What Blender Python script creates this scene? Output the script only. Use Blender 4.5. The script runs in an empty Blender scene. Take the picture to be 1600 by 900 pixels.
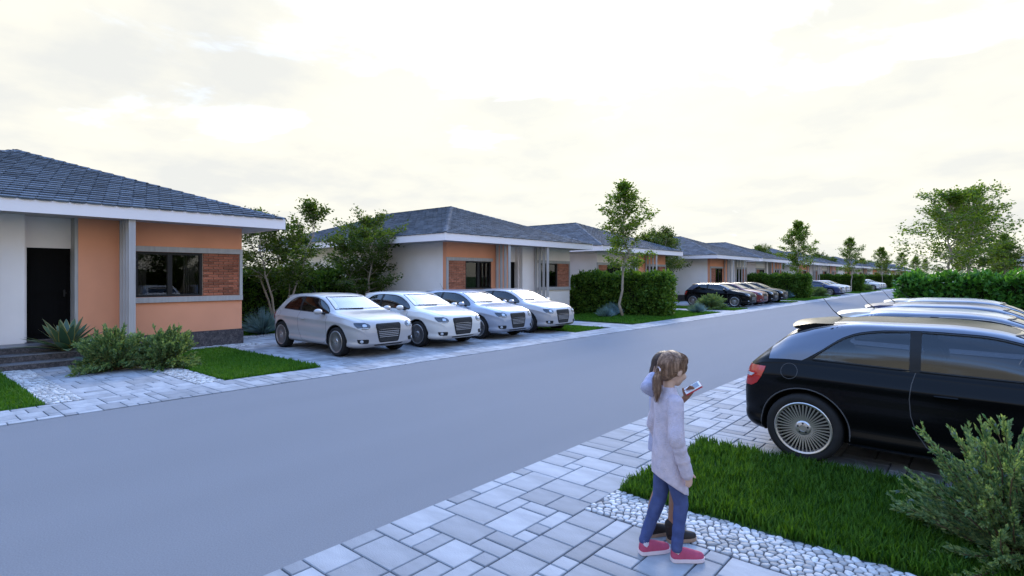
import bpy, bmesh, math, random
import numpy as np
from mathutils import Vector, Matrix, Euler
from mathutils.bvhtree import BVHTree

sc = bpy.context.scene
col = sc.collection
R = math.radians
rnd = random.Random(7)

# ------------------------------------------------------------------ camera
CAM_H = 1.8
YAW = 40.45                      # camera looks this far left of the road direction (+Y)
cam_d = bpy.data.cameras.new('camera')
cam_d.sensor_width = 36.0
cam_d.lens = 36.0 * 868 / 1600
cam_d.shift_y = -18.5 / 1600
cam_d.clip_end = 3000
cam = bpy.data.objects.new('camera', cam_d)
col.objects.link(cam)
cam.location = (0, 0, CAM_H)
cam.rotation_euler = (R(90), 0, R(YAW))
sc.camera = cam

# ------------------------------------------------------------------ sky, sun, exposure
SUN_AZ = 24.4                    # degrees left of +Y
SUN_EL = 24.0
w = bpy.data.worlds.new('World')
sc.world = w
w.use_nodes = True
nt = w.node_tree
nt.nodes.clear()
def wn(t, **k):
    n = nt.nodes.new(t)
    for a, b in k.items():
        setattr(n, a, b)
    return n
out = wn('ShaderNodeOutputWorld')
bg = wn('ShaderNodeBackground')
sky = wn('ShaderNodeTexSky', sky_type='NISHITA', sun_disc=False)
sky.sun_elevation = R(SUN_EL)
sky.sun_rotation = R(-SUN_AZ)
sky.air_density = 1.0
sky.dust_density = 0.6
sky.ozone_density = 2.2
bg.inputs['Strength'].default_value = 0.15
tc = wn('ShaderNodeTexCoord')
sep = wn('ShaderNodeSeparateXYZ')
nt.links.new(tc.outputs['Generated'], sep.inputs[0])
zc = wn('ShaderNodeMath', operation='MAXIMUM'); zc.inputs[1].default_value = 0.0
nt.links.new(sep.outputs['Z'], zc.inputs[0])
za = wn('ShaderNodeMath', operation='ADD'); za.inputs[1].default_value = 0.16
nt.links.new(zc.outputs[0], za.inputs[0])
dvx = wn('ShaderNodeMath', operation='DIVIDE'); dvy = wn('ShaderNodeMath', operation='DIVIDE')
nt.links.new(sep.outputs['X'], dvx.inputs[0]); nt.links.new(za.outputs[0], dvx.inputs[1])
nt.links.new(sep.outputs['Y'], dvy.inputs[0]); nt.links.new(za.outputs[0], dvy.inputs[1])
cmb = wn('ShaderNodeCombineXYZ')
nt.links.new(dvx.outputs[0], cmb.inputs[0]); nt.links.new(dvy.outputs[0], cmb.inputs[1])
noi = wn('ShaderNodeTexNoise'); noi.inputs['Scale'].default_value = 1.15
noi.inputs['Detail'].default_value = 9; noi.inputs['Roughness'].default_value = 0.58
noi.inputs['Distortion'].default_value = 0.35
nt.links.new(cmb.outputs[0], noi.inputs['Vector'])
# cloud cover: nearly closed low in the sky, opening to blue overhead
cov = wn('ShaderNodeMapRange'); cov.inputs['From Min'].default_value = 0.18; cov.inputs['From Max'].default_value = 0.85
cov.inputs['To Min'].default_value = 0.42; cov.inputs['To Max'].default_value = -0.22
nt.links.new(zc.outputs[0], cov.inputs['Value'])
addc = wn('ShaderNodeMath', operation='ADD')
nt.links.new(noi.outputs['Fac'], addc.inputs[0]); nt.links.new(cov.outputs[0], addc.inputs[1])
ramp = wn('ShaderNodeMapRange', interpolation_type='SMOOTHSTEP')
ramp.inputs['From Min'].default_value = 0.42; ramp.inputs['From Max'].default_value = 0.80
nt.links.new(addc.outputs[0], ramp.inputs['Value'])
# cloud brightness: thin bright veil, darker thick bellies
noi2 = wn('ShaderNodeTexNoise'); noi2.inputs['Scale'].default_value = 1.35
noi2.inputs['Detail'].default_value = 7; noi2.inputs['Roughness'].default_value = 0.55
nt.links.new(cmb.outputs[0], noi2.inputs['Vector'])
cr = wn('ShaderNodeMapRange'); cr.inputs['From Min'].default_value = 0.40; cr.inputs['From Max'].default_value = 0.60
nt.links.new(noi2.outputs['Fac'], cr.inputs['Value'])
ccol = wn('ShaderNodeMix', data_type='RGBA')
CLOUD_LIT = (2.13, 2.08, 1.84, 1); CLOUD_DIM = (1.74, 1.76, 1.71, 1)
ccol.inputs['A'].default_value = CLOUD_DIM; ccol.inputs['B'].default_value = CLOUD_LIT
nt.links.new(cr.outputs[0], ccol.inputs['Factor'])
# blue sky scaled to the exposure of the photograph
skym = wn('ShaderNodeMix', data_type='RGBA', blend_type='MULTIPLY')
skym.inputs['Factor'].default_value = 1.0
SKY_GAIN = (1.95, 2.05, 2.25, 1)
skym.inputs['B'].default_value = SKY_GAIN
nt.links.new(sky.outputs[0], skym.inputs['A'])
mix = wn('ShaderNodeMix', data_type='RGBA')
nt.links.new(ramp.outputs[0], mix.inputs['Factor'])
nt.links.new(skym.outputs['Result'], mix.inputs['A'])
nt.links.new(ccol.outputs['Result'], mix.inputs['B'])
# brighter, warmer cloud round the hidden sun
sdir = (-math.sin(R(SUN_AZ))*math.cos(R(SUN_EL)), math.cos(R(SUN_AZ))*math.cos(R(SUN_EL)), math.sin(R(SUN_EL)))
dot = wn('ShaderNodeVectorMath', operation='DOT_PRODUCT'); dot.inputs[1].default_value = sdir
nrm = wn('ShaderNodeVectorMath', operation='NORMALIZE')
nt.links.new(tc.outputs['Generated'], nrm.inputs[0]); nt.links.new(nrm.outputs[0], dot.inputs[0])
mx0 = wn('ShaderNodeMath', operation='MAXIMUM'); mx0.inputs[1].default_value = 0.0
nt.links.new(dot.outputs['Value'], mx0.inputs[0])
pw = wn('ShaderNodeMath', operation='POWER'); pw.inputs[1].default_value = 9.0
nt.links.new(mx0.outputs[0], pw.inputs[0])
glow = wn('ShaderNodeMix', data_type='RGBA', blend_type='ADD')
glow.inputs['B'].default_value = (0.24, 0.22, 0.12, 1)
nt.links.new(pw.outputs[0], glow.inputs['Factor'])
nt.links.new(mix.outputs['Result'], glow.inputs['A'])
nt.links.new(glow.outputs['Result'], bg.inputs['Color'])
nt.links.new(bg.outputs[0], out.inputs[0])

sun_d = bpy.data.lights.new('sun', 'SUN')
sun_d.energy = 0.7
sun_d.angle = R(12)
sun_d.color = (1.0, 0.9, 0.74)
sun = bpy.data.objects.new('sun', sun_d)
col.objects.link(sun)
_sd = Vector((-math.sin(R(SUN_AZ)) * math.cos(R(SUN_EL)), math.cos(R(SUN_AZ)) * math.cos(R(SUN_EL)), math.sin(R(SUN_EL))))
sun.rotation_euler = _sd.to_track_quat('Z', 'Y').to_euler()
sun.location = _sd * 50

vs = sc.view_settings
vs.view_transform = 'Standard'
vs.look = 'None'
vs.exposure = 1.74
vs.gamma = 1.0
vs.use_curve_mapping = False
sc.render.engine = 'CYCLES'
sc.cycles.max_bounces = 8
sc.cycles.transparent_max_bounces = 16
sc.cycles.use_denoising = True
sc.cycles.sample_clamp_indirect = 8

# ------------------------------------------------------------------ helpers
def tag(o, label=None, cat=None, group=None, kind=None):
    if label: o['label'] = label
    if cat: o['category'] = cat
    if group: o['group'] = group
    if kind: o['kind'] = kind
    return o

def empty(name, loc=(0, 0, 0), rz=0.0):
    o = bpy.data.objects.new(name, None)
    o.empty_display_size = 0.2
    col.objects.link(o)
    o.location = loc
    o.rotation_euler = (0, 0, rz)
    return o

def link(name, me, parent=None, loc=None, mat=None):
    o = bpy.data.objects.new(name, me)
    col.objects.link(o)
    if parent is not None: o.parent = parent
    if loc is not None: o.location = loc
    return o

def copy_tree(o, parent=None, skip=()):
    c = o.copy()
    col.objects.link(c)
    c.parent = parent
    for ch in o.children:
        if ch.name.split('.')[0] in skip: continue
        copy_tree(ch, c, skip)
    return c

class MB:
    """collects geometry for one mesh"""
    def __init__(self):
        self.v = []; self.f = []; self.m = []
    def quadbox(self, x0, x1, y0, y1, z0, z1, mi=0):
        b = len(self.v)
        self.v += [(x0,y0,z0),(x1,y0,z0),(x1,y1,z0),(x0,y1,z0),(x0,y0,z1),(x1,y0,z1),(x1,y1,z1),(x0,y1,z1)]
        for q in ((3,2,1,0),(4,5,6,7),(0,1,5,4),(1,2,6,5),(2,3,7,6),(3,0,4,7)):
            self.f.append(tuple(b+i for i in q)); self.m.append(mi)
        return self
    def bevbox(self, x0, x1, y0, y1, z0, z1, e=0.01, mi=0):
        """box whose top edges are chamfered by e"""
        b = len(self.v)
        self.v += [(x0,y0,z0),(x1,y0,z0),(x1,y1,z0),(x0,y1,z0),(x0,y0,z1-e),(x1,y0,z1-e),(x1,y1,z1-e),(x0,y1,z1-e),
                   (x0+e,y0+e,z1),(x1-e,y0+e,z1),(x1-e,y1-e,z1),(x0+e,y1-e,z1)]
        for q in ((0,1,5,4),(1,2,6,5),(2,3,7,6),(3,0,4,7),(4,5,9,8),(5,6,10,9),(6,7,11,10),(7,4,8,11),(8,9,10,11)):
            self.f.append(tuple(b+i for i in q)); self.m.append(mi)
        return self
    def tube(self, pts, rad, n=8, mi=0, cap=True, up=None):
        pts = [Vector(p) for p in pts]
        if not hasattr(rad, '__len__'): rad = [rad]*len(pts)
        b0 = len(self.v)
        prev = None
        for i, p in enumerate(pts):
            t = (pts[min(i+1, len(pts)-1)] - pts[max(i-1, 0)])
            t = t.normalized() if t.length > 1e-9 else Vector((0,0,1))
            if prev is None:
                a = Vector((0,0,1)) if abs(t.z) < 0.9 else Vector((1,0,0))
                u = t.cross(a).normalized()
            else:
                u = (prev - t*prev.dot(t))
                u = u.normalized() if u.length > 1e-6 else t.orthogonal().normalized()
            prev = u
            v = t.cross(u)
            for k in range(n):
                an = 2*math.pi*k/n
                self.v.append(tuple(p + (u*math.cos(an) + v*math.sin(an))*rad[i]))
        for i in range(len(pts)-1):
            for k in range(n):
                a = b0+i*n+k; c = b0+i*n+(k+1) % n
                self.f.append((a, c, c+n, a+n)); self.m.append(mi)
        if cap:
            self.f.append(tuple(b0+k for k in range(n))[::-1]); self.m.append(mi)
            self.f.append(tuple(b0+(len(pts)-1)*n+k for k in range(n))); self.m.append(mi)
        return self
    def lathe(self, prof, n=24, axis='y', mi=0, center=(0,0,0), closed=False):
        """prof: (radius, along-axis) pairs"""
        b0 = len(self.v); cx, cy, cz = center
        for (r, a) in prof:
            for k in range(n):
                an = 2*math.pi*k/n
                if axis == 'y': self.v.append((cx+r*math.cos(an), cy+a, cz+r*math.sin(an)))
                elif axis == 'x': self.v.append((cx+a, cy+r*math.cos(an), cz+r*math.sin(an)))
                else: self.v.append((cx+r*math.cos(an), cy+r*math.sin(an), cz+a))
        L = len(prof)
        for i in range(L if closed else L-1):
            for k in range(n):
                a = b0+i*n+k; c = b0+i*n+(k+1) % n
                d = b0+((i+1) % L)*n+(k+1) % n; e = b0+((i+1) % L)*n+k
                self.f.append((a, c, d, e)); self.m.append(mi)
        return self
    def ellipsoid(self, c, r, nu=14, nv=10, mi=0, rot=None):
        b0 = len(self.v)
        M = rot.to_matrix() if rot is not None else Matrix.Identity(3)
        for j in range(nv+1):
            ph = math.pi*j/nv
            for k in range(nu):
                th = 2*math.pi*k/nu
                p = M @ Vector((r[0]*math.sin(ph)*math.cos(th), r[1]*math.sin(ph)*math.sin(th), r[2]*math.cos(ph)))
                self.v.append((c[0]+p.x, c[1]+p.y, c[2]+p.z))
        for j in range(nv):
            for k in range(nu):
                a = b0+j*nu+k; b = b0+j*nu+(k+1) % nu
                self.f.append((a, a+nu, b+nu, b)); self.m.append(mi)
        return self
    def grid(self, rows, mi=0, closed=False):
        b0 = len(self.v); n = len(rows[0])
        for r in rows: self.v += [tuple(p) for p in r]
        for i in range(len(rows)-1):
            for k in range(n if closed else n-1):
                a = b0+i*n+k; c = b0+i*n+(k+1) % n
                self.f.append((a, c, c+n, a+n)); self.m.append(mi)
        return self
    def mesh(self, name, mats, smooth=False, fixn=False):
        me = bpy.data.meshes.new(name)
        me.from_pydata(self.v, [], self.f)
        for mt in (mats if isinstance(mats, (list, tuple)) else [mats]): me.materials.append(mt)
        if any(self.m): me.polygons.foreach_set('material_index', self.m)
        if fixn:
            bm = bmesh.new(); bm.from_mesh(me)
            bmesh.ops.remove_doubles(bm, verts=bm.verts, dist=1e-5)
            bmesh.ops.recalc_face_normals(bm, faces=bm.faces)
            bm.to_mesh(me); bm.free()
        if smooth: me.polygons.foreach_set('use_smooth', [True]*len(me.polygons))
        me.update()
        return me
    def build(self, name, mats, parent=None, loc=None, smooth=False, fixn=False):
        return link(name, self.mesh(name, mats, smooth, fixn), parent, loc)

def np_mesh(name, verts, faces, mat, smooth=False):
    """verts (N,3), faces (M,k) all the same k"""
    me = bpy.data.meshes.new(name)
    nv, nf, k = len(verts), len(faces), faces.shape[1]
    me.vertices.add(nv); me.loops.add(nf*k); me.polygons.add(nf)
    me.vertices.foreach_set('co', np.asarray(verts, np.float32).ravel())
    me.loops.foreach_set('vertex_index', np.asarray(faces, np.int32).ravel())
    me.polygons.foreach_set('loop_start', np.arange(0, nf*k, k, dtype=np.int32))
    me.polygons.foreach_set('loop_total', np.full(nf, k, np.int32))
    if smooth: me.polygons.foreach_set('use_smooth', np.ones(nf, bool))
    me.materials.append(mat)
    me.update(calc_edges=True)
    return me

def smooth_angle(o, deg=35):
    me = o.data
    me.polygons.foreach_set('use_smooth', [True]*len(me.polygons))
    try: me.set_sharp_from_angle(angle=R(deg))
    except Exception: pass

# ------------------------------------------------------------------ materials
def new_mat(name):
    m = bpy.data.materials.new(name)
    m.use_nodes = True
    n = m.node_tree
    p = n.nodes['Principled BSDF']
    return m, n, p

def pm(name, color, rough=0.6, var=0.12, scale=6.0, bump=0.0, bscale=60.0, metal=0.0, coat=0.0, spec=0.2,
       obj_var=0.0, isl_var=0.0, stretch=(1,1,1), detail=5, hue=None):
    """principled with noise-driven colour variation and bump"""
    m, n, p = new_mat(name)
    L = n.links
    tcn = n.nodes.new('ShaderNodeTexCoord')
    mp = n.nodes.new('ShaderNodeMapping'); mp.inputs['Scale'].default_value = stretch
    L.new(tcn.outputs['Object'], mp.inputs[0])
    no = n.nodes.new('ShaderNodeTexNoise'); no.inputs['Scale'].default_value = scale; no.inputs['Detail'].default_value = detail
    L.new(mp.outputs[0], no.inputs['Vector'])
    mr = n.nodes.new('ShaderNodeMapRange'); mr.inputs['From Min'].default_value = 0.25; mr.inputs['From Max'].default_value = 0.75
    mr.inputs['To Min'].default_value = 1-var; mr.inputs['To Max'].default_value = 1+var
    L.new(no.outputs['Fac'], mr.inputs['Value'])
    fac = mr.outputs[0]
    def mul(a, b):
        x = n.nodes.new('ShaderNodeMath'); x.operation = 'MULTIPLY'
        L.new(a, x.inputs[0]); L.new(b, x.inputs[1]); return x.outputs[0]
    if obj_var:
        oi = n.nodes.new('ShaderNodeObjectInfo')
        q = n.nodes.new('ShaderNodeMapRange'); q.inputs['To Min'].default_value = 1-obj_var; q.inputs['To Max'].default_value = 1+obj_var
        L.new(oi.outputs['Random'], q.inputs['Value']); fac = mul(fac, q.outputs[0])
    if isl_var:
        ge = n.nodes.new('ShaderNodeNewGeometry')
        q = n.nodes.new('ShaderNodeMapRange'); q.inputs['To Min'].default_value = 1-isl_var; q.inputs['To Max'].default_value = 1+isl_var
        L.new(ge.outputs['Random Per Island'], q.inputs['Value']); fac = mul(fac, q.outputs[0])
    vm = n.nodes.new('ShaderNodeVectorMath'); vm.operation = 'SCALE'
    vm.inputs[0].default_value = color[:3]
    if hue is not None:
        hm = n.nodes.new('ShaderNodeMix'); hm.data_type = 'RGBA'
        hm.inputs['A'].default_value = (*color[:3], 1); hm.inputs['B'].default_value = (*hue[:3], 1)
        if isl_var:
            L.new(ge.outputs['Random Per Island'], hm.inputs['Factor'])
        else:
            n2 = n.nodes.new('ShaderNodeTexNoise'); n2.inputs['Scale'].default_value = scale*0.37; L.new(mp.outputs[0], n2.inputs['Vector'])
            m2 = n.nodes.new('ShaderNodeMapRange'); m2.inputs['From Min'].default_value = .38; m2.inputs['From Max'].default_value = .62
            L.new(n2.outputs['Fac'], m2.inputs['Value']); L.new(m2.outputs[0], hm.inputs['Factor'])
        L.new(hm.outputs['Result'], vm.inputs[0])
    L.new(fac, vm.inputs['Scale'])
    L.new(vm.outputs[0], p.inputs['Base Color'])
    p.inputs['Roughness'].default_value = rough
    p.inputs['Metallic'].default_value = metal
    p.inputs['Specular IOR Level'].default_value = spec
    if coat:
        p.inputs['Coat Weight'].default_value = coat; p.inputs['Coat Roughness'].default_value = 0.04
    if bump:
        nb = n.nodes.new('ShaderNodeTexNoise'); nb.inputs['Scale'].default_value = bscale; nb.inputs['Detail'].default_value = 4
        L.new(mp.outputs[0], nb.inputs['Vector'])
        bu = n.nodes.new('ShaderNodeBump'); bu.inputs['Strength'].default_value = bump; bu.inputs['Distance'].default_value = 0.01
        L.new(nb.outputs['Fac'], bu.inputs['Height']); L.new(bu.outputs[0], p.inputs['Normal'])
    return m

def leaf_mat(name, c1, c2, rough=0.45, trans=0.45, spec=0.4, bright=1.0):
    """two-tone foliage: colour differs leaf by leaf, light passes through"""
    m, n, p = new_mat(name)
    L = n.links
    ge = n.nodes.new('ShaderNodeNewGeometry')
    cm = n.nodes.new('ShaderNodeMix'); cm.data_type = 'RGBA'
    cm.inputs['A'].default_value = (*c1, 1); cm.inputs['B'].default_value = (*c2, 1)
    L.new(ge.outputs['Random Per Island'], cm.inputs['Factor'])
    L.new(cm.outputs['Result'], p.inputs['Base Color'])
    p.inputs['Roughness'].default_value = rough
    p.inputs['Specular IOR Level'].default_value = spec
    tr = n.nodes.new('ShaderNodeBsdfTranslucent')
    tm = n.nodes.new('ShaderNodeMix'); tm.data_type = 'RGBA'; tm.blend_type = 'MULTIPLY'; tm.inputs['Factor'].default_value = 1
    tm.inputs['B'].default_value = (1.5, 1.45, .5, 1)
    L.new(cm.outputs['Result'], tm.inputs['A']); L.new(tm.outputs['Result'], tr.inputs['Color'])
    ms = n.nodes.new('ShaderNodeMixShader'); ms.inputs[0].default_value = trans
    L.new(p.outputs[0], ms.inputs[1]); L.new(tr.outputs[0], ms.inputs[2])
    L.new(ms.outputs[0], n.nodes['Material Output'].inputs['Surface'])
    return m

def glass_mat(name, tint, rough=0.02, refl=0.12):
    """thin tinted pane: light passes straight through, sky mirrors at a grazing angle"""
    m, n, p = new_mat(name)
    L = n.links
    n.nodes.remove(p)
    t = n.nodes.new('ShaderNodeBsdfTransparent'); t.inputs[0].default_value = (*tint, 1)
    g = n.nodes.new('ShaderNodeBsdfGlossy'); g.inputs['Roughness'].default_value = rough; g.inputs[0].default_value = (1,1,1,1)
    fr = n.nodes.new('ShaderNodeFresnel'); fr.inputs['IOR'].default_value = 1.55
    mr = n.nodes.new('ShaderNodeMapRange'); mr.inputs['From Max'].default_value = 1.0
    mr.inputs['To Min'].default_value = refl-0.04; mr.inputs['To Max'].default_value = 1.0
    L.new(fr.outputs[0], mr.inputs['Value'])
    ms = n.nodes.new('ShaderNodeMixShader')
    L.new(mr.outputs[0], ms.inputs[0]); L.new(t.outputs[0], ms.inputs[1]); L.new(g.outputs[0], ms.inputs[2])
    L.new(ms.outputs[0], n.nodes['Material Output'].inputs['Surface'])
    return m

M = {}
M['asphalt'] = pm('asphalt', (.168,.172,.186), .9, .15, 95, .5, 260, spec=.1, detail=3)
def _worn(m):
    # slow tonal drift: faint tyre-worn bands along the road and patchy weathering
    n = m.node_tree; p = n.nodes['Principled BSDF']; src = p.inputs['Base Color'].links[0].from_socket
    t = n.nodes.new('ShaderNodeTexCoord'); mp = n.nodes.new('ShaderNodeMapping'); mp.inputs['Scale'].default_value = (.9, .07, 1)
    n.links.new(t.outputs['Object'], mp.inputs[0])
    a = n.nodes.new('ShaderNodeTexNoise'); a.inputs['Scale'].default_value = 1.0; a.inputs['Detail'].default_value = 6
    n.links.new(mp.outputs[0], a.inputs['Vector'])
    r = n.nodes.new('ShaderNodeMapRange'); r.inputs['From Min'].default_value = .3; r.inputs['From Max'].default_value = .7; r.inputs['To Min'].default_value = .965; r.inputs['To Max'].default_value = 1.035
    n.links.new(a.outputs['Fac'], r.inputs['Value'])
    v = n.nodes.new('ShaderNodeVectorMath'); v.operation = 'SCALE'
    n.links.new(src, v.inputs[0]); n.links.new(r.outputs[0], v.inputs['Scale']); n.links.new(v.outputs[0], p.inputs['Base Color'])
_worn(M['asphalt'])
M['joint'] = pm('joint_sand', (.075,.08,.095), .95, .25, 30)
M['paver'] = pm('paver_stone', (.275,.281,.300), .8, .22, 3.2, .45, 90, obj_var=.24, stretch=(.6,2.2,1), hue=(.255,.265,.285))
M['paver_f'] = pm('paver_stone_field', (.275,.281,.300), .8, .22, 3.2, .45, 90, isl_var=.22, stretch=(.6,2.2,1))
M['pebble'] = pm('white_pebble', (.37,.37,.375), .75, .25, 20, .1, 60, obj_var=.36, hue=(.36,.365,.38))
M['pebble_f'] = pm('white_pebble_field', (.37,.37,.375), .75, .25, 20, .1, 60, isl_var=.34)
M['soil'] = pm('soil', (.035,.045,.02), .95, .3, 9)
M['turf'] = pm('turf', (.026,.062,.012), .95, .35, 4, .8, 40, hue=(.035,.085,.014))
M['grass'] = leaf_mat('grass_blade', (.012,.050,.005), (.085,.175,.020), .6, .35, .1)
M['grass2'] = leaf_mat('grass_blade_short', (.022,.085,.008), (.080,.185,.020), .6, .35, .1)

KR, KL = -3.29, -8.97          # road edges
SR, SL = -2.34, -9.92          # inner edges of the paver strips
FXL, FXR = -15.1, 2.84         # house fronts
P = 25.75                      # repeat of a pair of houses along the road
CA, CB = 2.63, 17.97           # centres of the two houses beside the first driveway
CAMP = Vector((0, 0, CAM_H))
_s, _c = math.sin(R(YAW)), math.cos(R(YAW))
def pix(X, Y, Z):
    D = -X*_s + Y*_c
    if D < .1: return None
    l = X*_c + Y*_s
    return 800+868*l/D, 431.5-868*(Z-CAM_H)/D, D
def in_view(X, Y, Z=0, mg=40):
    p = pix(X, Y, Z)
    return p is not None and -mg < p[0] < 1600+mg and -mg < p[1] < 900+mg

def sheet(name, x0, x1, y0, y1, z, mat, t=0.05, kind='structure', parent=None):
    o = MB().quadbox(x0, x1, y0, y1, z-t, z).build(name, mat, parent)
    if kind: o['kind'] = kind
    return o

MB().grid([[(-900, -900, -.06), (-900, 1500, -.06)], [(900, -900, -.06), (900, 1500, -.06)]]).build('ground', M['turf'])['kind'] = 'structure'
bpy.data.objects['ground'].data.flip_normals() if bpy.data.objects['ground'].data.polygons[0].normal.z < 0 else None
sheet('road', KL, KR, -60, 420, 0.0, M['asphalt'])

# ---------------------------------------------------------------- pavers
U = 0.137
SIZES = [((3,2),5),((2,3),4),((2,2),4),((3,1),2),((2,1),3),((1,2),3),((3,3),1),((1,1),1)]
paver_mesh = {}
def paver_me(a, b):
    k = (round(a, 3), round(b, 3))
    if k not in paver_mesh:
        g = .0052
        paver_mesh[k] = MB().bevbox(g, a-g, g, b-g, 0, .024, .005).mesh('paver', M['paver'])
    return paver_mesh[k]
def pack(nx, ny, rg):
    g = np.zeros((nx, ny), bool); res = []
    bag = [s for s, n in SIZES for _ in range(n)]
    for j in range(ny):
        for i in range(nx):
            if g[i, j]: continue
            for t in range(12):
                a, b = rg.choice(bag) if t < 11 else (1, 1)
                if i+a <= nx and j+b <= ny and not g[i:i+a, j:j+b].any(): break
            g[i:i+a, j:j+b] = True; res.append((i, j, a, b))
    return res
def pave(name, x0, x1, y0, y1, seed, nmax=300, single=True, z=-.006):
    """bed with stones: those that show largest are objects of their own, the rest one field"""
    bed = sheet(name, x0, x1, y0, y1, z, M['joint'])
    rg = random.Random(seed)
    nx, ny = max(1, round((x1-x0)/U)), max(1, round((y1-y0)/U))
    ux, uy = (x1-x0)/nx, (y1-y0)/ny
    st = []
    for (i, j, a, b) in pack(nx, ny, rg):
        X, Y = x0+i*ux, y0+j*uy
        st.append((math.hypot(X+a*ux/2, Y+b*uy/2), X, Y, a*ux, b*uy))
    st.sort()
    n = 0; fld = MB()
    for d, X, Y, a, b in st:
        if single and n < nmax and in_view(X+a/2, Y+b/2):
            o = link('paver', paver_me(a, b), bed, (X, Y, z-.004+rg.uniform(-.0015, .0015))); n += 1
        else:
            g = .0052; dz = rg.uniform(-.0015, .0015)
            fld.bevbox(X+g, X+a-g, Y+g, Y+b-g, z-.004+dz, z+.02+dz, .005)
    if fld.v:
        fld.build('paver_field', M['paver_f'], bed)['kind'] = 'stuff'
    return bed
pave('sidewalk', SR-.95, SR, -6, 170, 11)
pave('sidewalk', KL-.95, KL, -12, 230, 12)
pave('driveway', SR, 2.9, 5.87, 14.73, 13)
pave('driveway', -16.3, SL, 5.87, 14.73, 14)
pave('footpath', SR, 1.4, CA-.53, CA+.97, 15)
pave('footpath', -14.0, SL, CA-.53, CA+.97, 16)
pave('footpath', -14.0, SL, CB-.97, CB+.53, 17, single=False)
for k in range(1, 4):
    pave('driveway', -16.3, SL, 5.87+P*k, 14.73+P*k, 20+k, single=False)
    pave('footpath', -14.0, SL, CA-.53+P*k, CA+.97+P*k, 30+k, single=False)
    pave('footpath', -14.0, SL, CB-.97+P*k, CB+.53+P*k, 40+k, single=False)

# ---------------------------------------------------------------- pebble beds
def voronoi_stones(x0, x1, y0, y1, sp, seed):
    rg = np.random.default_rng(seed)
    nx, ny = int((x1-x0)/sp)+1, int((y1-y0)/(sp*.85))+1
    pts = []
    for j in range(-1, ny+1):
        for i in range(-1, nx+1):
            pts.append((x0+(i+.5*(j % 2)+.25+rg.uniform(-.36, .36))*sp, y0+(j+.5+rg.uniform(-.36, .36))*sp*.85))
    pts = np.array(pts)
    cells = []
    for q in range(len(pts)):
        p = pts[q]
        if not (x0 < p[0] < x1 and y0 < p[1] < y1): continue
        d = np.hypot(*(pts-p).T); nb = np.argsort(d)[1:13]
        poly = [np.array((p[0]+sx*sp*1.2, p[1]+sy*sp*1.2)) for sx, sy in ((-1,-1),(1,-1),(1,1),(-1,1))]
        planes = [((pts[k]+p)/2, pts[k]-p) for k in nb]
        planes += [(np.array((x0,0.)), np.array((-1.,0))), (np.array((x1,0.)), np.array((1.,0))), (np.array((0.,y0)), np.array((0,-1.))), (np.array((0.,y1)), np.array((0,1.)))]
        for m0, nn in planes:
            new = []
            for a in range(len(poly)):
                A, B = poly[a], poly[(a+1) % len(poly)]
                da, db = (A-m0)@nn, (B-m0)@nn
                if da <= 0: new.append(A)
                if da*db < 0: new.append(A+(B-A)*da/(da-db))
            poly = new
            if len(poly) < 3: break
        if len(poly) >= 3: cells.append((p, poly))
    return cells
def stone_geo(mb, p, poly, rg, org=(0, 0), z=.0):
    c = np.mean(poly, axis=0)
    # soften the corners: cut each corner once
    rp = []
    for a in range(len(poly)):
        A, B = poly[a], poly[(a+1) % len(poly)]
        rp += [A+(B-A)*.17, A+(B-A)*.83]
    h = rg.uniform(.008, .016); b0 = len(mb.v); n = len(rp)
    tx, ty = rg.uniform(-.12, .12), rg.uniform(-.12, .12)
    for sc_, zz in ((.84, 0), (.88, h*.62), (.76, h*.97)):
        for q in rp:
            w_ = c+(q-c)*sc_
            mb.v.append((w_[0]-org[0], w_[1]-org[1], z+zz+((w_[0]-c[0])*tx+(w_[1]-c[1])*ty)*(zz > 0)))
    mb.v.append((c[0]-org[0], c[1]-org[1], z+h))
    for r_ in range(2):
        for k in range(n):
            a = b0+r_*n+k; d = b0+r_*n+(k+1) % n
            mb.f.append((a, d, d+n, a+n)); mb.m.append(0)
    for k in range(n):
        mb.f.append((b0+2*n+k, b0+2*n+(k+1) % n, b0+3*n)); mb.m.append(0)
def pebbles(x0, x1, y0, y1, seed, sp=.056, single=False):
    bed = sheet('gravel_bed', x0, x1, y0, y1, .010, M['joint'])
    rg = random.Random(seed); fld = MB()
    cells = voronoi_stones(x0, x1, y0, y1, sp, seed)
    cells.sort(key=lambda c: math.hypot(*c[0]))
    n = 0
    for p, poly in cells:
        if single and n < 300 and in_view(p[0], p[1], 0, 10):
            mb = MB(); stone_geo(mb, p, poly, rg, org=p)
            mb.build('stone', M['pebble'], bed, (p[0], p[1], .010), smooth=True); n += 1
        else:
            stone_geo(fld, p, poly, rg, z=.010)
    if fld.v: fld.build('stone_field', M['pebble_f'], bed, smooth=True)['kind'] = 'stuff'
    return bed
pebbles(SR, 1.4, CA+.97, CA+1.46, 51, single=True)
pebbles(SR, 1.4, CA-.97, CA-.53, 56, sp=.075)
pebbles(-14.0, SL, CA-.97, CA-.53, 52, sp=.075)
pebbles(-14.0, SL, CA+.97, CA+1.42, 53, sp=.075)
pebbles(-15.05, -14.45, CA+1.5, 6.9, 54, sp=.09)
pebbles(-16.85, -16.3, 6.9, 14.7, 55, sp=.1)

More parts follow.
